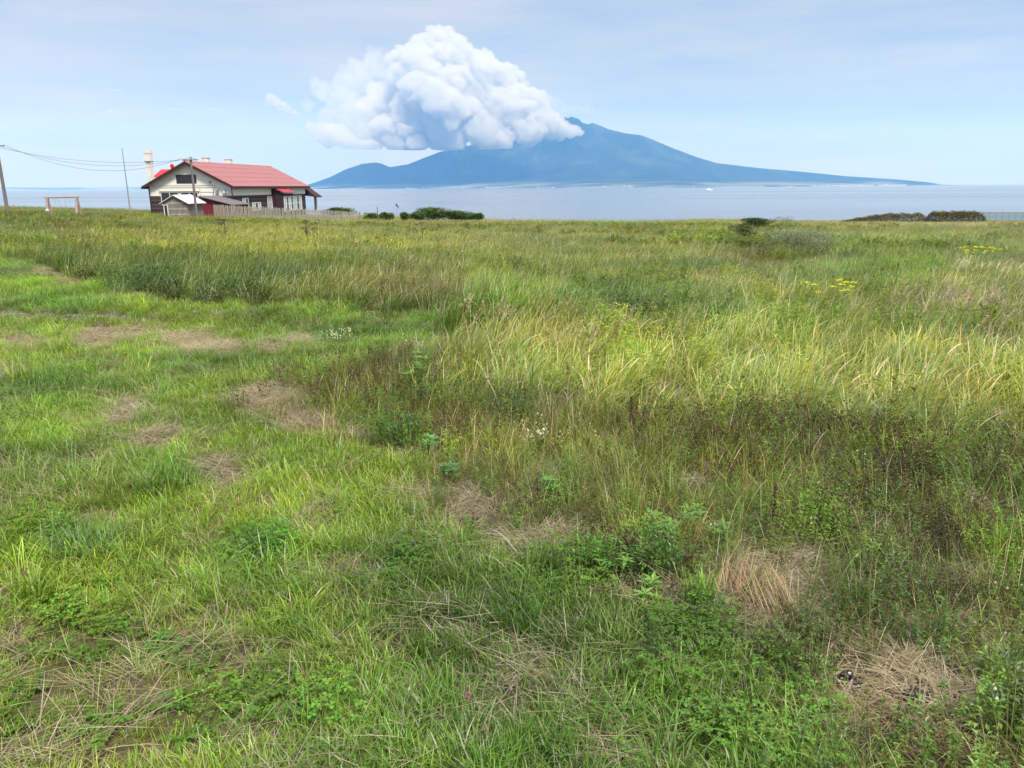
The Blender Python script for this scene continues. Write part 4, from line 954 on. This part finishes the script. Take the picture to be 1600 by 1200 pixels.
# low lean-to with red boards and a dark sheet roof
p = at_depth(316, 318, 93.2); ln2 = empty('lean_to', (p.x, p.y, 0), th); tag(ln2, 'low dark roofed lean-to with dull red board wall against the house front', 'shed')
MB().prism([(0.05, -1.3), (3.6, -1.3), (3.6, .42), (0.05, 1.27)], 'y', 0, 4.4).build('wall', M['red_board'], ln2)
for k in range(14):
    zz = -1.15 + k * .165
    xe = 3.58 if zz + .165 < .42 else .05 + (1.27 - zz - .165) / .85 * 3.55
    if xe > .3: MB().prism([(-.03, zz), (-.008, zz + .158), (-.002, zz + .158), (-.002, zz)], 'x', .07, xe).build('board', M['red_board'], ln2)
MB().prism([(-.15, 1.33), (3.95, .34), (3.95, .42), (-.15, 1.41)], 'y', -.35, 4.5).build('roof', M['slate'], ln2)

# ------------------------------------------------------------------ picket fence
def along(p0, p1, t): return p0.lerp(p1, t)
fa = at_depth(334.5, 328, 88.5); fb = at_depth(562, 333, 90.0)
fence = empty('picket_fence', (fa.x, fa.y, 0)); tag(fence, 'low weathered grey picket fence running right from the shed past the house', 'fence')
fl = math.hypot(fb.x - fa.x, fb.y - fa.y); fth = math.atan2(fb.y - fa.y, fb.x - fa.x); fence.rotation_euler = (0, 0, fth)
rr = random.Random(8); npk = int(fl / .145)
ftop = lambda s: 0.53 - .95 * (s / fl) ** 1.0
mb = MB(); mb.prism([(-.045, 0), (.045, 0), (.045, 1.22), (0, 1.28), (-.045, 1.22)], 'y', -.011, .011); pk = newmesh('picket', mb.v, mb.f, M['fence_wood'])
for i in range(npk):
    s_ = i * .145; o = link('picket', pk, fence, (s_ + rr.uniform(-.01, .01), -.02, ftop(s_) - 1.28 + rr.uniform(-.05, .04))); o.rotation_euler = (0, rr.gauss(0, .02), 0)
for dz in (-.3, -.95):
    MB().prism([(0, ftop(0) + dz), (fl, ftop(fl) + dz), (fl, ftop(fl) + dz + .07), (0, ftop(0) + dz + .07)], 'y', .0, .04).build('rail', M['old_wood'], fence)
for i in range(9):
    s_ = fl * i / 8; MB().box(s_ - .05, s_ + .05, .042, .14, ftop(s_) - 1.7, ftop(s_) + .02).build('post', M['old_wood'], fence)

# ------------------------------------------------------------------ grey-blue panel fence on the right
pa = at_depth(1535, 345, 115); pb = at_depth(1700, 347, 112); pf = empty('panel_fence', (pa.x, pa.y, 0)); pth = math.atan2(pb.y - pa.y, pb.x - pa.x); pf.rotation_euler = (0, 0, pth)
tag(pf, 'blue grey panel fence at the right edge beyond the clipped hedges', 'fence'); plen = math.hypot(pb.x - pa.x, pb.y - pa.y)
top = at_depth(1535, 330.5, 115).z
mb = MB(); mb.box(.03, .84, -.015, .015, 0, 1.25); pm = newmesh('panel', mb.v, mb.f, M['panel_blue'])
k = 0
while k * .87 < plen:
    link('panel', pm, pf, (k * .87, 0, top - 1.27)); MB().tube([(k * .87, .02, top - 1.9), (k * .87, .02, top + .03)], .028, 6).build('post', M['metal'], pf); k += 1
MB().box(0, plen, -.03, -.017, top - .06, top - .01).build('rail', M['tin_white'], pf)

# ------------------------------------------------------------------ poles and wires
def pole(base, topz, r0, r1, label, arm, armz, arm_dir):
    t = empty('utility_pole', base); tag(t, label, 'utility pole', 'wooden utility poles'); x, y, z = base
    MB().tube([(0, 0, -.5), (0, 0, (topz - z) * .5), (0, 0, topz - z)], [r0, (r0 + r1) / 2, r1], 10).build('shaft', M['pole_wood'], t)
    dx, dy = math.cos(arm_dir), math.sin(arm_dir); ca = MB(); h = armz - z
    ca.tube([(-dx * arm, -dy * arm - r1 - .06, h - .03), (dx * arm, dy * arm - r1 - .06, h + .03)], .065, 6); ca.build('crossarm', M['pole_wood'], t)
    pts = []
    for q in (-.92, .1 if arm > .9 else 0, .92):
        px_, py_ = dx * arm * q, dy * arm * q - r1 - .06
        MB().tube([(px_, py_, h + .04), (px_, py_, h + .12), (px_, py_, h + .2)], [.03, .07, .045], 8).build('insulator', M['tin_white'], t); pts.append(Vector((x + px_, y + py_, armz + .2)))
    return pts
b1 = at_depth(307, 333, 82.5); c1 = at_depth(300, 245, 82.5); a1 = at_depth(302, 250, 82.5)
P1 = pole((b1.x, b1.y, zg(b1.x, b1.y)), c1.z, .14, .105, 'leaning-looking wooden power pole standing in front of the white gable', .76, a1.z, 0.1)
b2 = at_depth(11, 326, 85); c2 = at_depth(-1, 225, 85); a2 = at_depth(3, 228.5, 85)
P2 = pole((b2.x, b2.y, zg(b2.x, b2.y)), c2.z, .20, .15, 'dark wooden power pole cut by the left edge of the photo', 1.15, a2.z, -.2)
for i in range(3):
    q0, q1 = P2[2 - i], P1[i % 3]; pts = []
    for k in range(25):
        t = k / 24; v = q0.lerp(q1, t); v.z -= (1.95, 1.42, 1.05)[i] * 4 * t * (1 - t); pts.append(v)
    o0 = pts[0].copy(); w = MB().tube([v - o0 for v in pts], .014, 5).build('power_line', M['wire'], loc=o0)
    tag(w, ['lowest, deepest sagging of the three power lines left of the house', 'middle one of the three power lines left of the house', 'highest of the three power lines left of the house'][i], 'power line', 'power lines between the poles')

# flagpole
b = at_depth(203.5, 330, 90); c = at_depth(190.5, 233, 90); z0 = zg(b.x, b.y); fp = empty('flagpole', (b.x, b.y, z0)); tag(fp, 'thin bare metal flagpole left of the house', 'flagpole')
MB().tube([(0, 0, -.4), (0, 0, (c.z - z0) * .5), (0, 0, c.z - z0)], [.085, .065, .04], 8).build('shaft', M['metal'], fp)
MB().ball((0, 0, c.z - z0 + .04), .07).build('finial', M['metal'], fp); MB().box(.05, .42, -.12, .12, -.3, .55).build('winch_box', M['old_wood'], fp)

# swing frame
b = at_depth(76, 327, 85); e = at_depth(122, 327, 85); z0 = zg(b.x, b.y) - .1; sg_ = empty('swing_set', (b.x, b.y, z0)); tag(sg_, 'old wooden swing frame with hanging chains near the left pole', 'swing')
L_ = e.x - b.x; H_ = at_depth(76, 307.5, 85).z - z0
for x_ in (0, L_):
    MB().tube([(x_ , -.5, -.4), (x_, 0, H_)], [.16, .13], 8).build('leg', M['swing_wood'], sg_); MB().tube([(x_, .6, -.4), (x_, .08, H_ - .1)], [.15, .12], 8).build('leg', M['swing_wood'], sg_)
MB().tube([(-.25, 0, H_ - .08), (L_ + .28, 0, H_ - .02)], .085, 8).build('top_beam', M['swing_wood'], sg_)
for i, x_ in enumerate((.85, 1.3, 1.95, 2.45)):
    MB().tube([(x_, 0, H_ - .1), (x_ + .03, 0, .35)], .013, 5).build('chain', M['metal'], sg_)
for x_ in (.85, 1.95): MB().box(x_ - .06, x_ + .56, -.13, .13, .31, .349).build('seat', M['swing_wood'], sg_)
b = at_depth(74, 331, 82); st_ = MB().ball((0, 0, .12), .24, 8, 6, (1, .8, .8)).build('boulder', M['pale_stone'], loc=(b.x, b.y, b.z)); tag(st_, 'pale boulder at the foot of the swing frame', 'rock')

# stake with a small dark crow-shaped board, and a thin marker post, at the field edge
b = at_depth(620.5, 334, 97); z0 = b.z; sk = empty('bird_scarer', (b.x, b.y, z0)); tag(sk, 'thin stake carrying a small tilted dark shape at the cliff edge', 'bird scarer')
MB().tube([(0, 0, -.5), (0, 0, .95)], .025, 6).build('stake', M['metal'], sk)
MB().prism([(-.16, 1.22), (-.04, 1.26), (.10, 1.02), (.24, .78), (.22, .70), (.05, .84), (-.10, 1.0)], 'y', -.03, .03).build('board', M['dark_metal'], sk)
b = at_depth(590, 334, 95); mp_ = MB().tube([(0, 0, -.4), (0, 0, .82)], .04, 6).build('marker_post', M['dark_metal'], loc=(b.x, b.y, b.z)); tag(mp_, 'short thin dark post left of the bird scarer', 'post')

# boat
b = at_depth(1108, 299.2, 5600); bt = empty('fishing_boat', (b.x, b.y, SEA_Z)); tag(bt, 'small white fishing boat crossing the calm sea before the mountain', 'boat'); bt.rotation_euler = (0, 0, .25)
MB().prism([(-22, 0), (18, 0), (26, 6), (-24, 5)], 'y', -5, 5).build('hull', M['boat'], bt); MB().box(-12, 2, -4, 4, 5.003, 12).build('cabin', M['boat'], bt)
MB().tube([(4, 0, 5), (4, 0, 17)], .6, 6).build('mast', M['metal'], bt)

# ------------------------------------------------------------------ shrubs and single plants
def leafball(g, n, rx, ry, rz, ll, lw, col, zc, clump=14, col2=None, seed=0):
    r = g.r; cs = [Vector((r.gauss(0, .42) * rx, r.gauss(0, .42) * ry, r.uniform(.08, .85) * 2 * rz)) for _ in range(clump)]
    cc = [[c * r.uniform(.75, 1.3) for c in (col2 if col2 and r.random() < .4 else col)] for _ in cs]
    for k in range(n):
        i = r.randrange(clump); s_ = .38 + .1 * (i % 3); d = Vector((r.gauss(0, 1), r.gauss(0, 1), r.gauss(0, 1))).normalized()
        p = cs[i] + Vector((d.x * rx, d.y * ry, d.z * rz)) * s_ * r.uniform(.55, 1.05)
        if p.z < .01: p.z = abs(p.z) * .5 + .01
        g.leaf(p, d + Vector((r.gauss(0, .5), r.gauss(0, .5), r.gauss(.3, .5))), Vector((0, 0, 1)), ll * r.uniform(.6, 1.3), ll * lw, cc[i])
def shrub(name, label, cat, pos, rx, ry, h, ll, lw, col, n=1400, clump=16, seed=0, group=None, col2=None, stems=9):
    t = empty(name, pos); tag(t, label, cat, group); g = G(seed); leafball(g, n, rx, ry, h * .5, ll, lw, col, h * .5, clump, col2)
    link('foliage', g.mesh(name, M['plant']), t)
    g = G(seed + 1); r = g.r
    for k in range(stems):
        a = r.uniform(0, 6.28); e_ = Vector((math.cos(a) * rx * .7 * r.random(), math.sin(a) * ry * .7 * r.random(), h * r.uniform(.55, .95)))
        b_ = Vector((e_.x * .3, e_.y * .3, -.1)); w = max(.004, h * .012); c = (.09, .07, .05)
        g.ribbon([b_, b_.lerp(e_, .5) + Vector((0, 0, h * .06)), e_], [w, w * .8, w * .4], [c] * 3)
    link('stems', g.mesh(name, M['plant']), t); return t
DKG = (0.030, 0.060, 0.026); 
def spot(px, py): x, y = ground_at(px, py); return (x, y, zg(x, y))
def crest(px, py, D): v = at_depth(px, py, D); return (v.x, v.y, v.z)
# clipped wind-shorn hedges on the right
for (px0, px1, topy, D, lab, sd_) in ((1308, 1447, 333.5, 116, 'long low wind-clipped brownish hedge tapering to the left', 5), (1447, 1534, 330.5, 116, 'shorter, taller clipped hedge beside the blue grey panel fence', 9)):
    a_ = at_depth(px0, 345, D); b_ = at_depth(px1, 345, D); cx = (a_.x + b_.x) / 2; L2 = (b_.x - a_.x) / 2; H_ = at_depth(px1, topy, D).z - a_.z + .6; t = empty('hedge', (cx, D, a_.z - .6)); tag(t, lab, 'hedge')
    g = G(sd_); r = g.r
    for k in range(9000):
        u = r.uniform(-1, 1); ph = r.uniform(0, math.pi); taper = (min(1, (u + 1) / (1.1 if sd_ == 5 else .22)) ** .6) * min(1, (1 - u) / .14) ** .5
        hh = H_ * taper * (1 + .05 * math.sin(u * 19 + sd_) + .04 * math.sin(u * 43)); q = r.uniform(.75, 1.0)
        p_ = Vector((u * L2, math.cos(ph) * 1.6 * q, max(.02, math.sin(ph) ** .6 * hh * q)))
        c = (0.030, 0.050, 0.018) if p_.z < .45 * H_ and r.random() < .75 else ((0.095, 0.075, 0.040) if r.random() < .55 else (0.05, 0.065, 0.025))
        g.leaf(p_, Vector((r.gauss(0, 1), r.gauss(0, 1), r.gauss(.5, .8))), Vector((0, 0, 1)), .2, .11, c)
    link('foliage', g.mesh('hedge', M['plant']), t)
    g = G(sd_ + 1)
    for k in range(16):
        u = -0.85 + k * .11; b_ = Vector((u * L2, 0, -.1)); g.ribbon([b_, b_ + Vector((.1, -.1, H_ * .5 + .1))], [.03, .02], [(.07, .05, .04)] * 2)
    link('stems', g.mesh('hedge', M['plant']), t)
# round dark shrubs on the field
shrub('round_shrub', 'dark rounded shrub standing alone in the field, front one of two', 'shrub', spot(1165, 372), 1.0, .7, .95, .11, .4, (.030,.055,.032), 4200, 16, 31)
shrub('spreading_shrub', 'wider grey green shrub just behind the dark round one', 'shrub', crest(1183, 352, 72), 1.8, .8, .62, .13, .4, (.050,.080,.045), 4200, 18, 33)
shrub('small_shrub', 'tiny flat shrub on the field edge right of the dark pair', 'shrub', crest(1228, 349, 100), 1.6, .8, .85, .13, .4, (.06,.08,.045), 500, 8, 35)
shrub('silver_willow', 'low silvery blue willow patch in the field right of the dark shrubs', 'shrub', spot(1250, 398), 1.8, .9, 1.2, .09, .3, (.125,.175,.21), 7500, 34, 37, col2=(.07, .10, .085))
# leafy shrubs along the cliff edge
for i, (px, w, hh, D, lab) in enumerate(((672, 2.1, 1.1, 98, 'tallest leafy green shrub on the cliff edge'), (705, 1.9, .65, 97, 'leafy shrub right of the tallest one on the cliff edge'), (727, 1.6, .45, 99, 'third leafy shrub from the tallest along the cliff edge'),
        (748, .8, .4, 99, 'rightmost small shrub of the cliff edge row'), (651, 1.1, .55, 97, 'small shrub at the left foot of the tallest cliff edge shrub'), (529, 1.7, .55, 96, 'leafy shrub just beyond the right end of the picket fence'),
        (580, .8, .4, 96, 'little shrub left of the thin dark post'), (604, .9, .45, 96, 'little shrub between the dark post and the bird scarer'), (632, .7, .5, 96, 'little shrub right of the bird scarer'))):
    b = at_depth(px, 339 if px > 560 else 332, D); shrub('coastal_shrub', lab, 'shrub', (b.x, b.y, b.z - .25), w, .7, hh + .25, .2, .42, (.040,.085,.028), int(2400 * w), 16 + int(9 * w), 50 + i, 'leafy shrubs along the cliff edge', col2=(.06, .11, .035))
# dark bushes against the bank of tall grass
for i, (px, py, w, hh, c, lab) in enumerate(((228, 462, 1.0, .62, (.045,.085,.045), 'bluish dark mugwort bush at the foot of the tall grass bank, largest there'), (190, 455, .6, .5, (.05,.09,.045), 'dark mugwort bush just left of the largest one'),
        (145, 442, .6, .45, (.055,.09,.045), 'small mugwort bush at the left end of the bank'), (268, 470, .5, .5, (.05,.085,.05), 'mugwort bush right of the largest, above the dead branches'), (345, 478, .45, .5, (.035,.07,.035), 'dark green bush under the tall grass bank, middle'), (410, 478, .3, .5, (.03,.06,.03), 'narrow dark bush in the edge of the tall grass'))):
    shrub('mugwort_bush', lab, 'bush', spot(px, py), w, .45, hh, .07, .3, c, int(1600 * w) + 300, 14, 70 + i, 'mugwort bushes at the foot of the bank')
for i, (px, py, w, hh, ll, c, n, lab) in enumerate(((1622, 1150, .20, .36, .045, (.060,.115,.065), 900, 'bluish green mugwort clump cut by the lower right edge'), (405, 880, .22, .2, .03, (.035,.105,.03), 900, 'dark green leafy clump in the mown grass left of centre'),
        (625, 700, .32, .32, .035, (.035,.09,.03), 1300, 'dark green leafy weed clump left of the bluish plant'), (660, 640, .3, .3, .03, (.05,.085,.03), 800, 'olive leafy clump above the dark green one'),
        (925, 905, .3, .24, .035, (.045,.125,.03), 1100, 'fresh green leafy clump beside the straw, centre right'), (1035, 905, .26, .3, .035, (.045,.11,.035), 1000, 'leafy clump behind the dry straw sheaf'), (120, 480, .5, .18, .04, (.04,.11,.03), 700, 'dark green clump on the mown track by the gravel'))):
    shrub('leafy_clump', lab, 'plant', spot(px, py), w, w * .8, hh, ll, .38, c, n, 14, 90 + i, stems=12)

STRAWB = ((.12, .085, .075), (.18, .13, .11), (.22, .175, .15))
def single(name, label, cat, px, py, parts, group=None, rotz=None):
    x, y = ground_at(px, py); t = empty(name, (x, y, zg(x, y)), rotz or 0); tag(t, label, cat, group)
    for nm, g in parts: link(nm, g.mesh(nm, M['plant']), t)
    return t
# dock with rust-red seed spikes
def dock(seed, h):
    g = G(seed); r = g.r; P = g.blade(Vector((0, 0, 0)), h, .006, .03, .06, r.uniform(0, 6), ((.12,.05,.03),) * 3, 6); lf = G(seed + 1)
    for k in range(5):
        a = r.uniform(0, 6.28); lf.leaf(Vector((0, 0, .03 + .03 * k)), Vector((math.cos(a), math.sin(a), .7)), Vector((0, 0, 1)), .16, .04, (.06, .10, .03))
    s_ = G(seed + 2)
    for k in range(150):
        t = r.uniform(.42, 1.0); f = t * 6; i = int(min(5, f)); p_ = P[i].lerp(P[i + 1], f - i); w = .016 * (1.3 - t); s_.nub(p_ + Vector((r.gauss(0, w), r.gauss(0, w), r.gauss(0, .006))), r.uniform(.004, .008), (.055, .024, .020))
    return [('stem', g), ('leaf', lf), ('seed_head', s_)]
single('dock_plant', 'tall rust red dock spike at the edge of the yellow tall grass', 'dock', 986, 690, dock(400, .42))
single('dock_plant', 'rust red dock spike in the weeds, nearer and lower right', 'dock', 1203, 845, dock(410, .38))
# dead umbels in the upper field
def umbel(seed, h, r0=.14):
    r = random.Random(seed); g = MB(); c = (r.uniform(-.05, .05), r.uniform(-.05, .05), h); g.tube([(0, 0, -.2), c], [.018, .012], 6); rays = MB()
    for j in range(3):
        zz = h * (1 - .17 * j); k0 = Vector((c[0] * zz / h, c[1] * zz / h, zz)); off = Vector((r.uniform(-.3, .3), r.uniform(-.2, .2), .14)) * (1 if j else 0)
        if j: rays.tube([k0 - Vector((0, 0, .15)), k0 + off], .009, 5)
        for k in range(9):
            a = r.uniform(0, 6.28); rays.tube([k0 + off, k0 + off + Vector((math.cos(a) * r0, math.sin(a) * r0, r0 * .5))], .007, 4); rays.ball(tuple(k0 + off + Vector((math.cos(a) * r0, math.sin(a) * r0, r0 * .5))), .028, 5, 3, (1, 1, .6))
    return g, rays
M['dead_stalk'] = mat_simple('dead_stalk', (.060, .048, .030), .9, .3, 8)
for i, (px, py, D, h, lab) in enumerate(((480, 383, 34, 1.25, 'tallest dead umbel stalk standing in the upper field'), (496, 372, 38, 1.15, 'dead umbel stalk just right of the tallest'), (352, 366, 42, 1.1, 'dead umbel stalk left of the pair, below the fence'), (343, 362, 46, 1.0, 'dead umbel stalk at the far left of the group'), (660, 372, 40, 1.2, 'lone thin dead umbel stalk below the cliff edge shrubs'))):
    v = at_depth(px, py, D); t = empty('dead_umbel', (v.x, v.y, zg(v.x, v.y))); tag(t, lab, 'dead plant', 'dead umbel stalks in the field'); a_, b_ = umbel(500 + i, h); a_.build('stem', M['dead_stalk'], t); b_.build('umbels', M['dead_stalk'], t)
# tansy clusters
def tansy(seed, n, spread, h, ry=.25):
    g = G(seed); r = g.r; fl_ = G(seed + 1)
    for k in range(n):
        b_ = Vector((r.uniform(-spread, spread), r.uniform(-ry, ry), 0)); P = g.blade(b_, h * r.uniform(.85, 1.1), .008, .08, .3, r.uniform(-.6, .6), (HERB, HERB, HERB), 5)
        for j in range(16):
            f = r.uniform(1, 4.6); i = int(f); p_ = P[i].lerp(P[i + 1], f - i); a = r.uniform(0, 6.28); g.leaf(p_, Vector((math.cos(a), math.sin(a), .3)), Vector((0, 0, 1)), .07, .025, HERB)
        for j in range(11): fl_.nub(P[-1] + Vector((r.gauss(0, .035), r.gauss(0, .03), r.gauss(0, .008))), .014, YELLOW, .6)
    return [('stems', g), ('flowers', fl_)]
single('tansy_plant', 'yellow flowering tansy in the middle of the right field', 'flowers', 1278, 512, tansy(600, 12, .42, .78), 'yellow tansy clusters')
single('tansy_plant', 'farther yellow tansy beside the white plumes at the right', 'flowers', 1513, 442, tansy(610, 18, .5, .95), 'yellow tansy clusters')
# plume grass
def plume(seed, n, spread, h, col):
    g = G(seed); r = g.r; pl = G(seed + 1)
    for k in range(n):
        b_ = Vector((r.gauss(0, spread), r.gauss(0, spread * .6), 0)); hh = h * 1.3 * r.uniform(.8, 1.15); P = g.blade(b_, hh, .006, .08, r.uniform(.4, .9), r.gauss(0, .5), (OLIVE[0], OLIVE[1], col), 7); pl.r = r; panicle(pl, P, col, 46, .075, .55, .30)
        for j in range(3): g.blade(b_, hh * r.uniform(.5, .9), .01, .2, r.uniform(.5, 1.6), r.uniform(0, 6.28), REED, 6)
    return [('stems', g), ('plumes', pl)]
PW = (.40, .41, .52); PD = (.26, .24, .29)
for i, (px, py, n, sp, h, c, lab) in enumerate(((1480, 452, 7, .2, .62, PW, 'bright white plume grass, left one beside the far tansy'), (1505, 450, 6, .16, .60, PW, 'bright white plume grass right under the far tansy'), (1552, 452, 8, .25, .6, PW, 'looser pale plume grass right of the two white ones'),
        (1500, 520, 16, .5, .6, PD, 'broad beige plume grass clump near the right edge, largest'), (1440, 505, 9, .35, .55, PD, 'beige plume grass left of the broad clump'), (1565, 520, 9, .3, .55, PD, 'beige plume grass at the right edge'), (1540, 570, 5, .15, .5, PD, 'few beige plumes low in the yellow grass at right'),
        (735, 560, 9, .25, .62, (.25,.235,.23), 'dry straw plumes at the left corner of the tall grass'), (790, 545, 8, .3, .6, (.25,.235,.23), 'dry straw plumes beside the corner ones'), (950, 592, 2, .04, .72, (.27,.22,.26), 'single tall pinkish plume in the yellow grass'), (900, 600, 7, .3, .55, (.26,.25,.25), 'pale plumes left of the single pinkish one'))):
    single('plume_grass', lab, 'plume grass', px, py, plume(700 + i, n, sp, h, c), 'plume grasses')
# star-leaved plants
def star(seed, h, col, n=4, L=.09):
    g = G(seed); r = g.r; lf = G(seed + 1)
    for k in range(n):
        P = g.blade(Vector((r.gauss(0, .03), r.gauss(0, .03), 0)), h * r.uniform(.6, 1.1), .005, r.uniform(0, .35), .2, r.uniform(0, 6.28), (HERB,) * 3, 4)
        for lev in (3, 4):
            m_ = 6; a0 = r.uniform(0, 6)
            for j in range(m_):
                a = a0 + j * 6.283 / m_; lf.leaf(P[lev], Vector((math.cos(a), math.sin(a), r.uniform(.1, .7))), Vector((0, 0, 1)), L * r.uniform(.8, 1.1) * (1.0 if lev < 4 else .85), L * .26, col, .12)
    return [('stems', g), ('leaves', lf)]
for i, (px, py, h, c, n, lab) in enumerate(((962, 905, .2, (.075,.16,.06), 4, 'star-leaved plant with pale green whorls above the straw'), (1035, 875, .24, (.06,.14,.045), 5, 'star-leaved plant right of the pale one'), (1085, 850, .22, (.06,.13,.045), 4, 'star-leaved plant behind the straw sheaf'),
        (705, 765, .2, (.045,.115,.07), 4, 'bluish star-leaved plant at the edge of the mown grass'), (672, 720, .2, (.06,.15,.07), 4, 'pale star-leaved plant up left of the bluish one'), (862, 790, .22, (.06,.15,.045), 4, 'star-leaved plant amid the weeds, centre'),
        (650, 625, .42, (.08,.18,.045), 5, 'tall fresh green star-leaved plant at the corner of the tall grass'), (1010, 940, .13, (.085,.18,.05), 2, 'small star-leaved plant by the dark soil'), (1125, 860, .2, (.06,.13,.05), 3, 'star-leaved plant under the rust spike'))):
    single('whorled_plant', lab, 'plant', px, py, star(800 + 10 * i, h * 1.15, tuple(v * 1.25 for v in c), n), 'star-leaved plants')
# pale fresh grass tuft, dry sheaf
def fan(seed, n, L, w, pal, sp=.03, th_=(.2, .2), bend=(.1, .7)):
    g = G(seed); r = g.r
    for k in range(n): a = r.uniform(0, 6.28); g.blade(Vector((r.gauss(0, sp), r.gauss(0, sp), 0)), L * r.uniform(.6, 1.1), w, abs(r.gauss(*th_)), r.uniform(*bend), a, pal, 5)
    return g
PALE = ((.12,.15,.05), (.10,.20,.05), (.16,.27,.09))
t_ = fan(900, 130, .26, .008, PALE, .035, (.22, .12), (.1, .5)); single('grass_tussock', 'dense pale green grass tuft beside the dry sheaf', 'grass tuft', 1095, 955, [('blades', t_)])
single('grass_tussock', 'spiky yellow green grass tuft at the left edge', 'grass tuft', 38, 602, [('blades', fan(903, 40, .42, .012, ((.15,.17,.05), (.13,.22,.03), (.2,.3,.05)), .1, (.15, .12), (.1, .5)))])
single('grass_tussock', 'large bright grass tuft in the lower left turf', 'grass tuft', 55, 945, [('blades', fan(905, 70, .30, .010, LUSH, .05, (.4, .25), (.2, .9)))])
single('grass_tussock', 'dark bluish grass tuft in the turf at the left', 'grass tuft', 130, 870, [('blades', fan(907, 240, .26, .006, ((.08,.12,.05), (.045,.11,.04), (.08,.17,.075)), .13, (.35, .25), (.4, 1.4)))])
single('grass_tussock', 'dark green grass tuft left of centre', 'grass tuft', 262, 770, [('blades', fan(909, 240, .28, .006, ((.07,.10,.03), (.04,.10,.02), (.07,.15,.035)), .15, (.35, .25), (.4, 1.4)))])
for i, (px, py, d0, n, lab) in enumerate(((1225, 985, 1.75, 150, 'sheaf of dry brown straw fallen over beside the charred spot'), (1150, 950, .9, 110, 'short fan of orange brown dead straw leaning right'), (1400, 1140, 2.9, 170, 'wide flattened swathe of straw around the second charred spot'), (420, 655, 1.2, 150, 'matted straw heap at the left end of the weeds'), (505, 685, 2.4, 150, 'matted straw heap right beside the first'))):
    g = G(920 + i); r = g.r
    for k in range(n):
        b_ = Vector((r.gauss(0, .07 if i < 2 else .16), r.gauss(0, .05 if i < 2 else .10), r.uniform(0, .03)))
        g.blade(b_, r.uniform(.2, .42), r.uniform(.003, .005), R(r.uniform(35, 80) if i < 2 else r.uniform(60, 88)), R(r.uniform(-5, 25)), d0 + r.gauss(0, .28 if i < 2 else .7), [[c * f for c in pp] for pp, f in zip(STRAWB, (r.choice((.6, .85, 1.1)),) * 3)], 4)
    single('straw_sheaf', lab, 'dry straw', px, py, [('stalks', g)], 'fallen dry straw')
# red clover bloom
g = G(950); P = g.blade(Vector((0, 0, 0)), .26, .003, .05, .1, 1, (HERB,) * 3, 4); f_ = G(951)
for k in range(60):
    d = Vector((random.gauss(0, 1), random.gauss(0, 1), random.gauss(0, 1))).normalized(); f_.leaf(P[-1] + d * .004, d + Vector((0, 0, .4)), Vector((0, 0, 1)), .012, .004, (.24, .09, .30))
single('red_clover', 'single deep pink clover bloom in the foreground grass', 'flower', 728, 1175, [('stem', g), ('bloom', f_)])
# charred spots with pale crumbs, sticks
def heap(px, py, rad, n, lab, seed):
    x, y = ground_at(px, py); t = empty('charred_heap', (x, y, zg(x, y))); tag(t, lab, 'ash heap'); r = random.Random(seed)
    for nm, mt, m_, s0 in (('charred_crumbs', 'ash', n, .012), ('pale_crumbs', 'pale_stone', n // 3, .007)):
        mb = MB()
        for k in range(m_):
            a = r.uniform(0, 6.28); q = rad * abs(r.gauss(0, .5)); s_ = s0 * r.uniform(.5, 1.6); mb.ball((q * math.cos(a), q * math.sin(a) * .8, .05 * math.exp(-q * q / rad / rad * 3) + r.uniform(0, .04)), s_, 5, 3, (1, r.uniform(.5, 1), .6))
        o = mb.build(nm, M[mt], t); o['kind'] = 'stuff'
heap(1178, 962, .11, 260, 'charred black heap with white crumbs beside the dry sheaf', 1); heap(1428, 1108, .15, 340, 'larger charred heap with white crumbs in the lower right straw', 2); heap(1322, 1076, .07, 90, 'small pale crumbly heap left of the larger charred one', 3)
heap(645, 720, .10, 120, 'dark soil clod heap under the green weeds', 4)
for i, (p0, p1, rad, lab) in enumerate((((1325, 1128), (1412, 1100), .008, 'longest bleached stick lying in the lower right straw'), ((1290, 1150), (1318, 1128), .006, 'short stick continuing the longest one to the lower left'), ((1322, 1096), (1338, 1062), .006, 'upright leaning stick by the small pale heap'), ((1395, 1130), (1425, 1112), .006, 'short stick just under the charred heap'), ((235, 455), (282, 468), .03, 'dead grey branch at the foot of the mugwort bushes'), ((262, 455), (280, 467), .025, 'shorter dead branch crossing the long one'))):
    a_ = Vector(spot(*p0)); b_ = Vector(spot(*p1)); up = Vector((0, 0, .045 if i < 4 else .14)); mid = (b_ - a_) * .5 + Vector((0, 0, .02))
    o = MB().tube([up, mid + up, b_ - a_ + up + (Vector((0, 0, .07)) if i in (2, 5) else Vector())], [rad, rad * .9, rad * .6], 7).build('fallen_stick', M['stick'], loc=a_); tag(o, lab, 'stick', 'dead sticks')
# gravel on the track
n = 2600; gx = []; 
cx_, cy_ = ground_at(60, 494); x = rng.normal(0, 1, n) * 3.0 + cx_; y = rng.normal(0, 1, n) * .28 + cy_ + .02 * (x - cx_)
v1 = bpy.data.collections.new('stone_kinds')
for i in range(5):
    mb = MB(); r = random.Random(i); mb.ball((0, 0, .2), 1, 6, 4, (r.uniform(.8, 1.2), r.uniform(.6, 1), r.uniform(.4, .7))); me = newmesh('gravel_stone', [tuple(c + r.uniform(-.12, .12) for c in v) for v in mb.v], mb.f, M['stone']); o = bpy.data.objects.new('gravel_stone_%02d' % i, me); v1.objects.link(o)
sc3 = np.abs(rng.normal(0, .014, n)) + .012
scatter('gravel', 'grey gravel showing on the mown track at the left', np.stack([x, y, gz(x, y)], -1), rots(n), np.stack([sc3] * 3, -1), rng.integers(0, 5, n), np.ones((n, 3)), v1)
